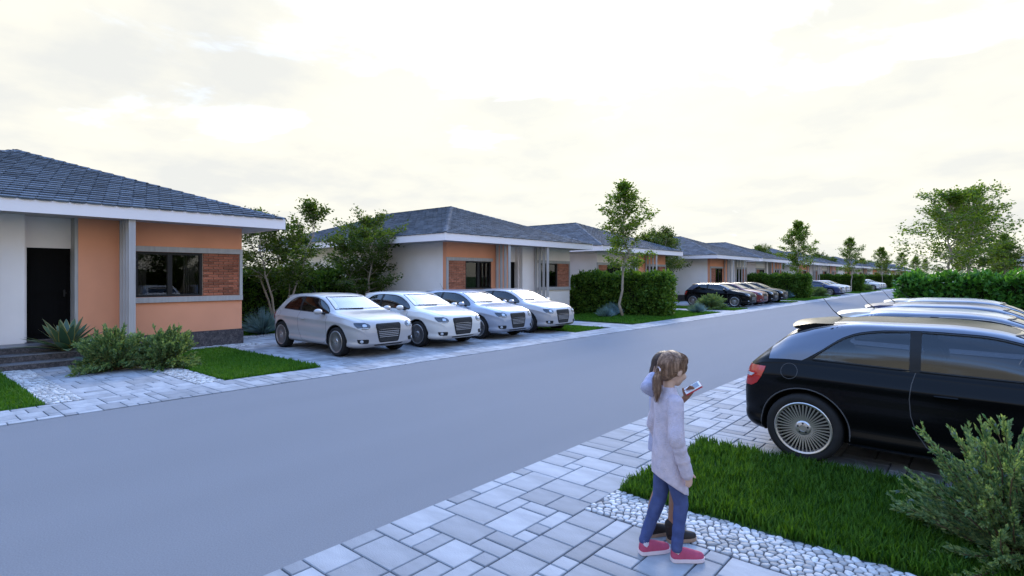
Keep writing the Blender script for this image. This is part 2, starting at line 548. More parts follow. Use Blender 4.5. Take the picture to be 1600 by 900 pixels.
# ---------------------------------------------------------------- grass
def blades(W, D, dens, h0, h1, wd, seed, mat, clump=.35):
    rg = np.random.default_rng(seed)
    n = int(W*D*dens)
    # clumpy scatter
    nc = max(1, int(n*.035))
    cc = np.column_stack([rg.uniform(0, W, nc), rg.uniform(0, D, nc)])
    pick = rg.integers(0, nc, n)
    loose = rg.random(n) > clump
    pos = np.where(loose[:, None], np.column_stack([rg.uniform(0, W, n), rg.uniform(0, D, n)]), cc[pick]+rg.normal(0, .025, (n, 2)))
    pos[:, 0] = np.clip(pos[:, 0], 0, W); pos[:, 1] = np.clip(pos[:, 1], 0, D)
    ch = rg.uniform(.75, 1.3, nc)
    h = rg.uniform(h0, h1, n)*np.where(loose, .85, ch[pick])
    an = rg.uniform(0, 2*np.pi, n)
    lean = rg.uniform(.15, .75, n)*h
    dx, dy = np.cos(an), np.sin(an)
    wdt = wd*rg.uniform(.7, 1.3, n)
    px, py = -dy*wdt/2, dx*wdt/2
    V = np.zeros((n, 5, 3))
    V[:, 0] = np.column_stack([pos[:, 0]-px, pos[:, 1]-py, np.zeros(n)])
    V[:, 1] = np.column_stack([pos[:, 0]+px, pos[:, 1]+py, np.zeros(n)])
    mx, my = pos[:, 0]+dx*lean*.35, pos[:, 1]+dy*lean*.35
    V[:, 2] = np.column_stack([mx+px*.8, my+py*.8, h*.6])
    V[:, 3] = np.column_stack([mx-px*.8, my-py*.8, h*.6])
    V[:, 4] = np.column_stack([pos[:, 0]+dx*lean, pos[:, 1]+dy*lean, h*.97])
    b = np.arange(n)*5
    T = np.concatenate([np.column_stack([b, b+1, b+2]), np.column_stack([b, b+2, b+3]), np.column_stack([b+3, b+2, b+4])])
    return np_mesh('grass', V.reshape(-1, 3), T, mat)
def lawn(x0, x1, y0, y1, me, label, group=None):
    sheet('lawn', x0, x1, y0, y1, .014, M['turf'])
    o = link('grass', me, None, (x0, y0, .012))
    tag(o, label, 'grass', group, 'stuff')
    return o
lawn(SR, 2.4, CA+1.46, 5.87, blades(4.74, 5.87-CA-1.46, 6800, .04, .105, .010, 1, M['grass'], .6), 'thick dark green lawn between white pebbles and the black car')
lawn(-14.45, SL, CA+1.42, 5.87, blades(4.53, 5.87-CA-1.42, 4200, .04, .085, .011, 2, M['grass2']), 'bright lawn patch between the orange house window and the first white car')
lawn(-14.0, SL, -6, CA-.97, blades(4.08, CA-.97+6, 2600, .04, .085, .012, 3, M['grass2']), 'lawn beside white pebbles left of the house steps')
g_small = blades(4.53, 1.8, 2200, .04, .08, .014, 4, M['grass2'])
g_mid = blades(4.53, 8.47, 1100, .04, .09, .02, 5, M['grass2'])
g_back = blades(5.5, 8.2, 900, .04, .09, .02, 6, M['grass2'])
lawn(-22.35, -16.85, 6.65, 14.0, g_back, 'back lawn with trees and hedge behind the white cars')
names = ['pale brick-cornered', 'next', 'further', 'far']
for k in range(4):
    lawn(-14.45, SL, 14.73+P*k, 16.53+P*k, g_small, 'small lawn strip between driveway and footpath along the far row', 'small lawn strips beside driveways')
    lawn(-14.45, SL, 18.94+P*k, 27.41+P*k, g_mid, 'long front lawn carrying a street tree and hedge', 'front lawns between neighbouring houses')
    if k: lawn(-14.45, SL, CA+1.42+P*k, 5.87+P*k, g_small, 'small lawn strip with shrubs beside a parked row', 'small lawn strips before parked rows')
lawn(SR, 2.2, -4.0, CA-.97, blades(4.54, CA-.97+4, 3000, .04, .10, .012, 9, M['grass']), 'lawn on the near side of the footpath where the children stand')
lawn(SR, SR+4.53, 18.94, 27.41, g_mid, 'lawn under the tall hedge beyond the parked black car')

# ---------------------------------------------------------------- houses
M['white_wall'] = pm('white_render', (.86,.77,.725), .85, .05, 1.2, .25, 150, spec=.2, detail=7)
M['orange_wall'] = pm('orange_render', (.76,.325,.185), .85, .06, 1.3, .25, 150, spec=.2, detail=7)
M['granite'] = pm('dark_granite', (.05,.042,.044), .35, .75, 42, spec=.5, hue=(.10,.085,.085), detail=8)
M['step_top'] = pm('step_tread', (.16,.16,.17), .4, .3, 40)
M['trim'] = pm('grey_trim', (.40,.375,.36), .7, .14, 2.0, .2, 40, stretch=(8,8,1.2))
M['fin'] = pm('fin_board', (.43,.395,.38), .7, .16, 2.5, .2, 40, stretch=(9,9,.6))
M['fascia'] = pm('fascia_paint', (.86,.775,.77), .5, .04, .8)
M['soffit'] = pm('soffit_board', (.48,.45,.44), .7, .05, 1)
M['frame'] = pm('dark_frame', (.022,.020,.020), .4, .1, 5)
M['door'] = pm('black_door', (.006,.0055,.0055), .85, .2, 2, .15, 30, spec=.08, stretch=(6,6,.5))
M['brick'] = pm('brick', (.36,.14,.085), .9, .22, 9, .5, 120, obj_var=.34, hue=(.33,.10,.055))
M['brick_f'] = pm('brick_field', (.36,.14,.085), .9, .22, 9, .5, 120, isl_var=.28)
M['mortar'] = pm('mortar', (.36,.25,.19), .95, .15, 20)
M['shingle'] = pm('shingle', (.098,.118,.148), .85, .16, 7, .4, 70, spec=.1, obj_var=.32, hue=(.10,.12,.15))
M['shingle_f'] = pm('shingle_field', (.098,.118,.148), .85, .16, 7, .4, 70, spec=.1, isl_var=.32)
M['roof_deck'] = pm('roof_deck', (.045,.055,.075), .9, .1, 5)
M['room'] = pm('room_plaster', (.15,.12,.10), .9, .1, 2)
M['curtain'] = pm('curtain', (.52,.49,.47), .9, .08, 3)
M['wglass'] = glass_mat('window_glass', (.55,.55,.55), .01, .045)

HW, HD = 3.97, 12.4            # half width, depth
ZE0, ZE1, ZR = 3.07, 3.31, 5.03
OV = .8
def roof_slopes():
    """(origin on eave, along-eave dir, up-slope dir, eave half length, ridge half length, run) for the four slopes"""
    hw = HW+OV; d = HD+2*OV; run = hw; rise = ZR-ZE1
    sl = math.hypot(run, rise)
    up = lambda x, y: Vector((x*run/sl, y*run/sl, rise/sl))
    xm = OV-d/2
    return [(Vector((OV, 0, ZE1)), Vector((0, 1, 0)), up(-1, 0), hw, 0.0, sl),
            (Vector((OV-d, 0, ZE1)), Vector((0, -1, 0)), up(1, 0), hw, 0.0, sl),
            (Vector((xm, hw, ZE1)), Vector((-1, 0, 0)), up(0, -1), d/2, d/2-run, sl),
            (Vector((xm, -hw, ZE1)), Vector((1, 0, 0)), up(0, 1), d/2, d/2-run, sl)]
SW, EXPO = .27, .205
def shingle_list(i):
    o, a, u, L0, L1, sl = roof_slopes()[i]
    n = a.cross(u).normalized()
    rows = int(sl/EXPO)
    for r in range(rows+1):
        t0 = r*EXPO-.03
        tm = min(max(t0+EXPO*.5, 0), sl)
        L = L0+(L1-L0)*tm/sl
        x = -L-(SW/2 if r % 2 else 0)
        while x < L-.02:
            xa, xb = max(x, -L), min(x+SW, L)
            if xb-xa > .04 and t0 < sl-.06: yield (o, a, u, n, (xa+xb)/2, xb-xa, t0)
            x += SW
SHL = .28   # shingle length
def unit_shingle(mb, T=None):
    # lies in (along, up, normal) space; butt edge thick, rounded lower corners, head tucked under the next course
    w2 = .494
    pts = [(-w2, .028), (-w2*.72, 0), (w2*.72, 0), (w2, .028), (w2, SHL), (-w2, SHL)]
    top = [.046, .048, .048, .046, .006, .006]; bot = [.012, .012, .012, .012, -.002, -.002]
    b = len(mb.v); vv = [(p[0], p[1], z) for p, z in zip(pts, top)]+[(p[0], p[1], z) for p, z in zip(pts, bot)]
    mb.v += vv if T is None else [T(v) for v in vv]
    mb.f.append(tuple(b+i for i in range(6))); mb.m.append(0)
    for i in range(6):
        if i == 4: continue
        j = (i+1) % 6
        mb.f.append((b+6+i, b+6+j, b+j, b+i)); mb.m.append(0)
_us = MB(); unit_shingle(_us)
shingle_mesh = _us.mesh('shingle', M['shingle'])
def shingle_field(slopes, skip=()):
    mb = MB(); rg = random.Random(5)
    for i in slopes:
        for q, (o, a, u, n, cx, wd, t0) in enumerate(shingle_list(i)):
            if i == 0 and q in skip: continue
            dz = rg.uniform(-.003, .004)
            unit_shingle(mb, lambda v: tuple(o+a*(cx+v[0]*wd)+u*(t0+v[1])+n*(v[2]+dz)))
    return mb.mesh('shingle_field', M['shingle_f'])
sf_all = shingle_field([0, 1, 2, 3]); _fr = list(shingle_list(0)); _hp = Vector((FXL, CA, 0))
_near = set(sorted(range(len(_fr)), key=lambda q: (_hp+_fr[q][0]+_fr[q][1]*_fr[q][4]+_fr[q][2]*_fr[q][6]-CAMP).length if in_view(*(_hp+_fr[q][0]+_fr[q][1]*_fr[q][4]+_fr[q][2]*_fr[q][6])) else 1e3)[:300])
sf_nofront = shingle_field([0, 1, 2, 3], _near)

def brick_spots(y0, y1, z0, z1):
    rows = 16; h = (z1-z0)/rows; bw = .245; res = []
    for r in range(rows):
        y = y0-(bw/2 if r % 2 else 0)
        while y < y1-.01:
            a, b = max(y, y0), min(y+bw, y1)
            if b-a > .03: res.append(((a+b)/2, z0+(r+.5)*h, b-a, h))
            y += bw
    return res
brick_mesh = MB().bevbox(-.5, .5, -.5, .5, 0, 1, 0.0).mesh('brick', M['brick'])
def _brick_unit():
    # unit brick facing +x: chamfered front edge
    mb = MB(); e = .06
    mb.v += [(0,-.5,-.5),(0,.5,-.5),(0,.5,.5),(0,-.5,.5),(.8,-.5,-.5),(.8,.5,-.5),(.8,.5,.5),(.8,-.5,.5),
             (1,-.47,-.42),(1,.47,-.42),(1,.47,.42),(1,-.47,.42)]
    for q in ((0,1,5,4),(1,2,6,5),(2,3,7,6),(3,0,4,7),(4,5,9,8),(5,6,10,9),(6,7,11,10),(7,4,8,11),(8,9,10,11)):
        mb.f.append(q); mb.m.append(0)
    return mb.mesh('brick', M['brick'])
brick_mesh = _brick_unit()

WIN = (1.54, 2.99, 1.30, 2.38)
BRK = (2.99, 3.90)
house_cache = {}
def meshes(m):
    """all shared meshes of a house whose orange half lies on the m side"""
    if m in house_cache: return house_cache[m]
    c = {}
    def b(name, mats, boxes, **k):
        mb = MB()
        for (x0, x1, y0, y1, z0, z1) in boxes:
            ya, yb = sorted((m*y0, m*y1)); mb.quadbox(x0, x1, ya, yb, z0, z1)
        c[name] = mb.mesh(name, mats)
    t = .2
    w0, w1, wz0, wz1 = WIN
    # orange half (+), white half (-); walls butt and trims stand proud
    for nm, mt, sg in (('orange', 'orange_wall', 1), ('white', 'white_wall', -1)):
        e = .46 if sg > 0 else .43
        b('front_'+nm, M[mt], [(-t, 0, sg*e, sg*w0, .41, ZE0), (-t, 0, sg*w0, sg*HW, .41, wz0), (-t, 0, sg*w0, sg*HW, wz1, ZE0),
                               (-t, -.035, sg*BRK[0], sg*BRK[1], wz0, wz1), (-t, 0, sg*BRK[1], sg*HW, wz0, wz1)])
        b('mortar_'+nm, M['mortar'], [(-.033, -.012, sg*(BRK[0]+.002), sg*(BRK[1]-.002), wz0+.002, wz1-.002)])
        b('trim_top_'+nm, M['trim'], [(-.02, .045, sg*(w0-.05), sg*(HW+.006), wz1+.004, wz1+.13)])
        b('trim_sill_'+nm, M['trim'], [(-.02, .055, sg*(w0-.05), sg*(HW+.006), wz0-.13, wz0-.004)])
        b('trim_side_'+nm, M['trim'], [(-.02, .042, sg*(BRK[1]+.004), sg*(HW+.004), wz0-.001, wz1+.001)])
        # window frame: outer frame, middle post
        f = .055
        b('frame_'+nm, M['frame'], [(-.13, -.02, sg*w0, sg*(w0+f), wz0, wz1), (-.13, -.02, sg*(w1-f), sg*w1, wz0, wz1),
                                    (-.13, -.02, sg*(w0+f), sg*(w1-f), wz0, wz0+f), (-.13, -.02, sg*(w0+f), sg*(w1-f), wz1-f, wz1),
                                    (-.125, -.025, sg*((w0+w1)/2-.05), sg*((w0+w1)/2+.05), wz0+f, wz1-f)])
        mid = (w0+w1)/2
        b('pane_a_'+nm, M['wglass'], [(-.078, -.072, sg*(w0+f), sg*(mid-.05), wz0+f, wz1-f)])
        b('pane_b_'+nm, M['wglass'], [(-.078, -.072, sg*(mid+.05), sg*(w1-f), wz0+f, wz1-f)])
        # pleated curtains at both sides, behind the glass
        for q, (ca, cb) in enumerate(((w0-.05, w0+.30), (w1-.33, w1+.05))):
            mb = MB(); N = 40
            rows = [[(-.33+.035*math.sin(i*1.15), m*sg*(ca+(cb-ca)*i/N), z) for i in range(N+1)] for z in (.75, 2.6)]
            mb.grid(rows); c['curtain_%d_%s' % (q, nm)] = mb.mesh('curtain', M['curtain'], smooth=True)
        fld = MB()
        for (y, z, wd, h) in brick_spots(BRK[0]+.01, BRK[1]-.01, wz0+.01, wz1-.01):
            yy = m*sg*y; g = .006
            fld.quadbox(-.013, .016, yy-wd/2+g, yy+wd/2-g, z-h/2+g, z+h/2-g)
        c['bricks_'+nm] = fld.mesh('brick_field', M['brick_f'])
        # fins: four boards standing in a row from the wall to the eave
        mb = MB(); y = m*sg*1.42
        c['fin_'+nm] = MB().bevbox(-.022, .022, -.065, .065, -.03, ZE0-.003, .002).mesh('fin', M['fin'])
    # entrance recess
    b('recess', M['white_wall'], [(-.55, -.35, -.43, .46, 2.41, ZE0)])
    b('reveal', M['trim'], [(-.55, -.003, .40, .458, .41, ZE0)])
    b('reveal2', M['white_wall'], [(-.55, -.202, -.428, -.37, .41, ZE0)])
    b('door', M['door'], [(-.45, -.40, -.37, .40, .415, 2.41), (-.40, -.385, -.30, .33, .55, 1.3), (-.40, -.385, -.30, .33, 1.42, 2.3)])
    b('handle', M['frame'], [(-.385, -.34, .27, .30, 1.35, 1.50), (-.40, -.36, .30, .33, 1.41, 1.44)])
    # outer shell (sides, back), floor and rooms
    b('wall', M['white_wall'], [(-HD, -t-.002, HW-t, HW, .41, ZE0), (-HD, -t-.002, -HW, -HW+t, .41, ZE0), (-HD, -HD+t, -HW+t, HW-t, .41, ZE0)])
    b('room_wall', M['room'], [(-4.2, -4.1, -HW+t, HW-t, .43, ZE0-.02), (-4.1, -t, -.62, -.56, .43, ZE0-.02), (-4.1, -t, .56, .62, .43, ZE0-.02), (-4.2, -t-.01, -HW+t, HW-t, .42, .44)])
    b('plinth', M['granite'], [(-HD-.03, .03, -HW-.03, HW+.03, -.05, .408)])
    b('soffit', M['soffit'], [(OV-(HD+2*OV)+.03, OV-.03, -HW-OV+.03, HW+OV-.03, ZE0, ZE0+.03)])
    x0, x1, y1 = OV-(HD+2*OV), OV, HW+OV
    b('fascia', M['fascia'], [(x1-.03, x1, -y1, y1, ZE0-.015, ZE1+.015), (x0, x0+.03, -y1, y1, ZE0-.015, ZE1+.015),
                              (x0+.03, x1-.03, y1-.03, y1, ZE0-.015, ZE1+.015), (x0+.03, x1-.03, -y1, -y1+.03, ZE0-.015, ZE1+.015)])
    # roof deck
    mb = MB(); run = y1; d = x1-x0
    V = [(x1, y1, ZE1), (x0, y1, ZE1), (x0, -y1, ZE1), (x1, -y1, ZE1), (x1-run, 0, ZR), (x0+run, 0, ZR)]
    mb.v += V; mb.f += [(3, 0, 4), (0, 1, 5, 4), (1, 2, 5), (2, 3, 4, 5)]; mb.m += [0]*4
    c['roof'] = mb.mesh('roof', M['roof_deck'])
    mb = MB()
    for A, B in ((V[0], V[4]), (V[3], V[4]), (V[1], V[5]), (V[2], V[5]), (V[4], V[5])):
        A, B = Vector(A), Vector(B); n = int((B-A).length/.3)
        for i in range(n):
            p, q = A.lerp(B, i/n), A.lerp(B, (i+1.12)/n)
            z = Vector((0, 0, 1)); dirv = (q-p).normalized(); sd = dirv.cross(z).normalized()
            rows = []
            for pt, lift in ((p, .052), (q, .032)):
                rows.append([pt+sd*.12+z*(lift-.045), pt+sd*.05+z*(lift-.004), pt+z*(lift+.006), pt-sd*.05+z*(lift-.004), pt-sd*.12+z*(lift-.045)])
            mb.grid(rows)
    c['caps'] = mb.mesh('ridge_caps', M['shingle_f'])
    # steps with lighter treads
    for i in range(3):
        a, bb = -.97, .78
        x_1 = .62+.28*(2-i) if i < 3 else 0
        b('step%d' % i, [M['granite']], [(.032, x_1, a, bb, -.02 if i == 0 else .136*i+.002, .136*(i+1)-.022)])
        b('tread%d' % i, [M['step_top']], [(.032, x_1+.015, a, bb, .136*(i+1)-.022, .136*(i+1))])
    b('cheek', M['granite'], [(.032, 1.2, -1.25, -.975, -.02, .44)])
    house_cache[m] = c
    return c

def house(name, loc, rz, m, label, detail, group):
    """detail 2: bricks and front shingles one by one; 1: joined; 0: far copy"""
    h = empty(name, loc, rz); tag(h, label, 'house', group)
    c = meshes(m)
    wl = link('wall', c['wall'], h)
    for nm, sg in (('orange', 1), ('white', -1)):
        fw = link(nm+'_front_wall', c['front_'+nm], h)
        pn = link('brick_panel', c['mortar_'+nm], h)
        if detail == 2:
            for (y, z, wd, hh) in brick_spots(BRK[0]+.01, BRK[1]-.01, WIN[2]+.01, WIN[3]-.01):
                o = link('brick', brick_mesh, pn, (-.013, m*sg*y, z)); o.scale = (.029+rnd.uniform(-.004, .004), wd-.012, hh-.012)
        else:
            link('brick_field', c['bricks_'+nm], pn)['kind'] = 'stuff'
        for t in ('top', 'sill', 'side'): link('trim', c['trim_%s_%s' % (t, nm)], h)
        wi = link('window', c['frame_'+nm], h)
        for q in 'ab': link('pane', c['pane_%s_%s' % (q, nm)], wi)
        if detail:
            for q in range(2): link('curtain', c['curtain_%d_%s' % (q, nm)], wi)
        for i in range(4):
            link('fin', c['fin_'+nm], h, (.075+.215*i, m*sg*1.27, 0))
    link('recess_wall', c['recess'], h); link('door_trim', c['reveal'], h); link('recess_wall', c['reveal2'], h)
    d = link('door', c['door'], h); link('handle', c['handle'], d)
    link('room_wall', c['room_wall'], h); link('plinth', c['plinth'], h)
    link('soffit', c['soffit'], h); link('fascia', c['fascia'], h)
    r = link('roof', c['roof'], h)
    if detail == 2:
        for q, (o, a, u, n, cx, wd, t0) in enumerate(_fr):
            if q not in _near: continue
            s = link('shingle', shingle_mesh, r)
            mt = Matrix((a, u, n)).transposed().to_4x4()
            mt.translation = o+a*cx+u*t0+n*rnd.uniform(-.003, .004)
            s.matrix_local = mt @ Matrix.Diagonal((wd, 1, 1, 1))
        link('shingle_field', sf_nofront, r)['kind'] = 'stuff'
    else:
        link('shingle_field', sf_all, r)['kind'] = 'stuff'
    link('ridge_caps', c['caps'], r)
    if detail:
        for i in range(3):
            st = link('step', c['step%d' % i], h); link('tread', c['tread%d' % i], st)
        link('step_cheek', c['cheek'], h)
    return h

HG = 'bungalows along the road'
house('bungalow', (FXL, CA, 0), 0, 1, 'near orange bungalow with agave on its dark steps and a black front door', 2, HG)
house('bungalow', (FXL, CB, 0), 0, -1, 'bungalow behind the four white cars, pale side wall and orange brick corner', 1, HG)
house('bungalow', (FXL, CA+P, 0), 0, 1, 'bungalow behind the hedge and single street tree, next beyond the white cars', 1, HG)
house('bungalow', (FXL, CB+P, 0), 0, -1, 'bungalow directly behind the row of black and dark red cars', 1, HG)
for k in range(2, 8):
    la = {2: 'bungalow just before the dark blue and white cars, behind a clipped hedge', 3: 'bungalow just before the farthest white row'}
    lb = {2: 'bungalow right behind the dark blue and white cars', 3: 'bungalow right behind the farthest white row'}
    house('bungalow', (FXL, CA+P*k, 0), 0, 1, la.get(k) or 'distant bungalow in the long row beyond every parked car', 0, HG)
    if k < 7: house('bungalow', (FXL, CB+P*k, 0), 0, -1, lb.get(k) or 'distant bungalow in the long row beyond every parked car', 0, HG)
for k in (2, 3):
    house('bungalow', (FXR, CB+P*k, 0), math.pi, 1, 'distant bungalow on the tall hedge side of the road', 0, 'bungalows across the road')

# ---------------------------------------------------------------- cars
def paint(name, c, rough=.28, metal=0.0, coat=1.0, flake=.03):
    return pm(name, c, rough, flake, 3, 0, metal=metal, coat=coat, spec=.12 if coat < .2 else .4)
M['paint_silver'] = paint('paint_silver_white', (.39,.365,.365), .3, .1, .7)
M['paint_silverblue'] = paint('paint_silver_blue', (.30,.325,.39), .3, .1, .7)
M['paint_white'] = paint('paint_white', (.58,.55,.52), .3, 0, .7)
M['paint_black'] = paint('paint_black', (.003,.003,.0035), .25, 0, .06)
M['paint_red'] = paint('paint_dark_red', (.16,.010,.010), .3, 0, .5)
M['paint_blue'] = paint('paint_blue', (.012,.026,.10), .3, 0, .5)
M['paint_arch'] = paint('paint_silver_arch', (.10,.115,.155), .3, .3, .5)
M['interior'] = pm('car_interior', (.020,.019,.019), .8, .2, 8)
M['seatcloth'] = pm('seat_cloth', (.030,.028,.027), .85, .2, 20)
M['cglass'] = glass_mat('car_glass', (.30,.32,.36), .01, .05)
M['cglass_front'] = glass_mat('windscreen_glass', (.30,.32,.36), .01, .20)
M['cglass_dark'] = glass_mat('car_glass_tinted', (.10,.11,.14), .01, .05)
M['rubber'] = pm('tyre_rubber', (.018,.017,.017), .8, .2, 12, .2, 80)
M['black_plastic'] = pm('black_plastic', (.014,.014,.015), .5, .15, 10)
M['well'] = pm('wheel_well', (.008,.008,.008), .9, .1, 5)
M['rim'] = pm('rim_alloy', (.50,.47,.46), .35, .1, 8, metal=.9)
M['rimdark'] = pm('rim_dark', (.03,.028,.028), .6, .1, 8, metal=.3)
M['chrome'] = pm('chrome_slat', (.42,.41,.42), .3, .05, 5, metal=.6)
M['lamp'] = pm('lamp_lens', (.42,.45,.50), .2, .1, 20, metal=.3, coat=.6)
M['lampdark'] = pm('lamp_housing', (.03,.033,.045), .12, .2, 9, metal=.3, coat=1)
M['redlamp'] = pm('tail_lamp', (.42,.018,.014), .15, .25, 14, coat=1)
M['seam'] = pm('panel_seam', (.07,.068,.07), .6, .1, 5)

def pchip(xs, ys):
    xs, ys = np.array(xs, float), np.array(ys, float)
    h = np.diff(xs); dl = np.diff(ys)/h
    d = np.zeros_like(ys)
    for i in range(1, len(xs)-1):
        if dl[i-1]*dl[i] > 0:
            w1, w2 = 2*h[i]+h[i-1], h[i]+2*h[i-1]
            d[i] = (w1+w2)/(w1/dl[i-1]+w2/dl[i])
    d[0], d[-1] = dl[0], dl[-1]
    def f(x):
        x = np.clip(x, xs[0], xs[-1]); i = np.clip(np.searchsorted(xs, x)-1, 0, len(h)-1)
        t = (x-xs[i])/h[i]
        return ((1+2*t)*(1-t)**2*ys[i]+t*(1-t)**2*h[i]*d[i]+t*t*(3-2*t)*ys[i+1]+t*t*(t-1)*h[i]*d[i+1])
    return f
c_top = pchip([-1.985,-1.965,-1.93,-1.87,-1.80,-1.62,-1.42,-1.20,-.80,-.25,.10,.34,.62,.93,1.02,1.10,1.40,1.66,1.80,1.88,1.935,1.965],
              [.56,.78,.905,.965,1.025,1.165,1.305,1.372,1.410,1.412,1.383,1.315,1.185,1.040,1.012,.998,.957,.905,.862,.815,.745,.62])
c_bot = pchip([-1.985,-1.95,-1.8,-1.2,1.2,1.7,1.88,1.965], [.40,.29,.225,.19,.19,.20,.225,.30])
c_w = pchip([-1.985,-1.965,-1.93,-1.87,-1.75,-1.45,-1.0,0,.9,1.3,1.55,1.72,1.84,1.91,1.945,1.965],
            [.60,.665,.72,.765,.812,.852,.866,.868,.866,.860,.842,.805,.752,.69,.63,.56])
c_belt = pchip([-1.985,-1.965,-1.93,-1.87,-1.7,-1.4,-.5,.5,.93,1.3,1.6,1.78,1.88,1.935,1.965],
               [.50,.69,.82,.90,.965,.985,.962,.940,.930,.905,.850,.795,.735,.665,.56])
c_wt = pchip([-1.985,-1.93,-1.87,-1.62,-1.4,-.6,.1,.34,.62,.93,1.05,1.4,1.66,1.84,1.965],
             [.50,.60,.635,.62,.605,.63,.61,.605,.64,.70,.71,.68,.62,.52,.36])
def section(x):
    zb, zt, w, bz, wt = c_bot(x), c_top(x), c_w(x), c_belt(x), c_wt(x)
    bz = min(bz, zt-.025)
    crown = .045 if zt > 1.2 else .045*max(0, (zt-.95)/.25)+.028*(1-max(0, (zt-.95)/.25)) if zt > .95 else .028
    ztc = max(zt-crown, bz+.006)
    hb = bz-zb
    wb = w*.925
    wt = min(wt, wb*.98)
    gh = ztc-bz
    bow = .035*min(1, gh/.3)
    key = [(0, zb), (w*.80, zb), (w*.955, zb+hb*.07), (w*.985, zb+hb*.16), (w*.962, zb+hb*.27), (w*.985, zb+hb*.40), (w*.992, zb+hb*.55), (w*.984, zb+hb*.70),
           (w*1.000, zb+hb*.80), (w*.999, zb+hb*.825), (wb+.012, bz-hb*.035), (wb+.011, bz-hb*.025), (wb-.012, bz+gh*.04+.002), (wb+(wt-wb)*.38+bow, bz+gh*.42), (wt+bow*.75+(wb-wt)*.12, bz+gh*.80),
           (wt, ztc), (wt*.80, ztc+(zt-ztc)*.55), (wt*.42, zt-(zt-ztc)*.12), (0, zt)]
    P_ = [np.array(k, float) for k in key]
    for it in range(2):
        Q = [P_[0]]
        for i in range(len(P_)-1):
            a, b = P_[i], P_[i+1]
            q = .25
            if i > 0: Q.append(a+(b-a)*q)
            if i < len(P_)-2: Q.append(a+(b-a)*(1-q))
        Q.append(P_[-1]); P_ = Q
    return P_
xs = np.concatenate([[-1.985,-1.978,-1.965,-1.95,-1.93,-1.905,-1.87,-1.83], np.linspace(-1.78, -1.42, 10), np.linspace(-1.36, .06, 22), np.linspace(.10, 1.06, 22), np.linspace(1.1, 1.66, 12),
                     [1.70,1.745,1.785,1.82,1.85,1.88,1.905,1.925,1.94,1.952,1.96,1.965]])
secs = [section(x) for x in xs]
NS = len(secs[0])
def warp(x): return x if x > -1.5 else -1.5+(x+1.5)*.84      # short tail
def body_grid():
    mb = MB()
    full = []
    for x, s in zip(xs, secs):
        half = [(warp(x), p[0], p[1]) for p in s]
        other = [(warp(x), -p[0], p[1]) for p in s[1:-1]][::-1]
        full.append(half+other)
    mb.grid(full, closed=True)
    n = len(full[0])
    mb.f.append(tuple(range(n))); mb.m.append(0)
    L = (len(full)-1)*n
    mb.f.append(tuple(L+i for i in range(n))[::-1]); mb.m.append(0)
    return mb
def tmp_obj(me):
    o = bpy.data.objects.new('tmp', me); col.objects.link(o); return o
def apply_mods(o):
    dg = bpy.context.evaluated_depsgraph_get(); dg.update()
    me = bpy.data.meshes.new_from_object(o.evaluated_get(dg))
    return me
body_me = body_grid().mesh('car_body', [M['paint_white'], M['interior'], M['well']], fixn=True)
_bm = bmesh.new(); _bm.from_mesh(body_me); bvh = BVHTree.FromBMesh(_bm); _bm.free()

AXF, AXR, WR = 1.165, -1.305, .335
# side glass outline
z_lo = lambda x: float(c_belt(x))+.030
z_hi_f = pchip([-1.24,-1.12,-.98,-.85,-.65,-.4,0,.25,.45,.65,.80], [1.025,1.130,1.232,1.283,1.313,1.322,1.310,1.262,1.18,1.080,.985])
def side_window(x0, x1, n=16):
    X = np.linspace(x0, x1, n)
    return [(x, z_lo(x), max(float(z_hi_f(x)), z_lo(x)+.004)) for x in X]
W_DOOR = side_window(-.40, .78); W_QUART = side_window(-1.23, -.47, 14)
ROWS_WS = [(1.050, .640), (1.12, .610), (1.2, .575), (1.28, .545), (1.325, .525)]      # windscreen: z, half width
ROWS_RW = [(1.055, .565), (1.12, .55), (1.19, .535), (1.25, .515)]
def prism_cut(poly, axis, a0, a1):
    """poly: 2-D outline; axis y: (x,z) outline, axis x: (y,z) outline"""
    me = bpy.data.meshes.new('cut'); bm = bmesh.new()
    A, B = [], []
    for p in poly:
        if axis == 'y': A.append(bm.verts.new((p[0], a0, p[1]))); B.append(bm.verts.new((p[0], a1, p[1])))
        else: A.append(bm.verts.new((a0, p[0], p[1]))); B.append(bm.verts.new((a1, p[0], p[1])))
    n = len(poly)
    bm.faces.new(A); bm.faces.new(B[::-1])
    for i in range(n): bm.faces.new((A[i], B[i], B[(i+1) % n], A[(i+1) % n]))
    bmesh.ops.recalc_face_normals(bm, faces=bm.faces)
    for f in bm.faces: f.material_index = 1
    bm.to_mesh(me); bm.free()
    for k in ('paint_white', 'interior', 'well'): me.materials.append(M[k])
    return me
def outline(win): return [(x, a) for x, a, b in win]+[(x, b) for x, a, b in win[::-1]]
cuts = []
cuts.append(prism_cut(outline(W_DOOR), 'y', -1.2, 1.2))
cuts.append(prism_cut(outline(W_QUART), 'y', -1.2, 1.2))
cuts.append(prism_cut([(-w_, z) for z, w_ in ROWS_WS]+[(w_, z) for z, w_ in ROWS_WS[::-1]], 'x', -.05, 1.6))
cuts.append(prism_cut([(-w_, z) for z, w_ in ROWS_RW]+[(w_, z) for z, w_ in ROWS_RW[::-1]], 'x', -2.3, -1.1))
cuts.append(prism_cut([(-.55, 1.03), (.55, 1.03), (.52, 1.30), (-.52, 1.30)], 'x', -1.3, .3))   # the cabin between
for ax in (AXF, AXR):
    for sg in (-1, 1):
        me = prism_cut([(ax+.384*math.cos(t), WR+.384*math.sin(t)) for t in np.linspace(0, 2*math.pi, 49)[:-1]], 'y', sg*.58, sg*1.1)
        for p in me.polygons: p.material_index = 2
        cuts.append(me)
ob = tmp_obj(body_me)
cobs = []
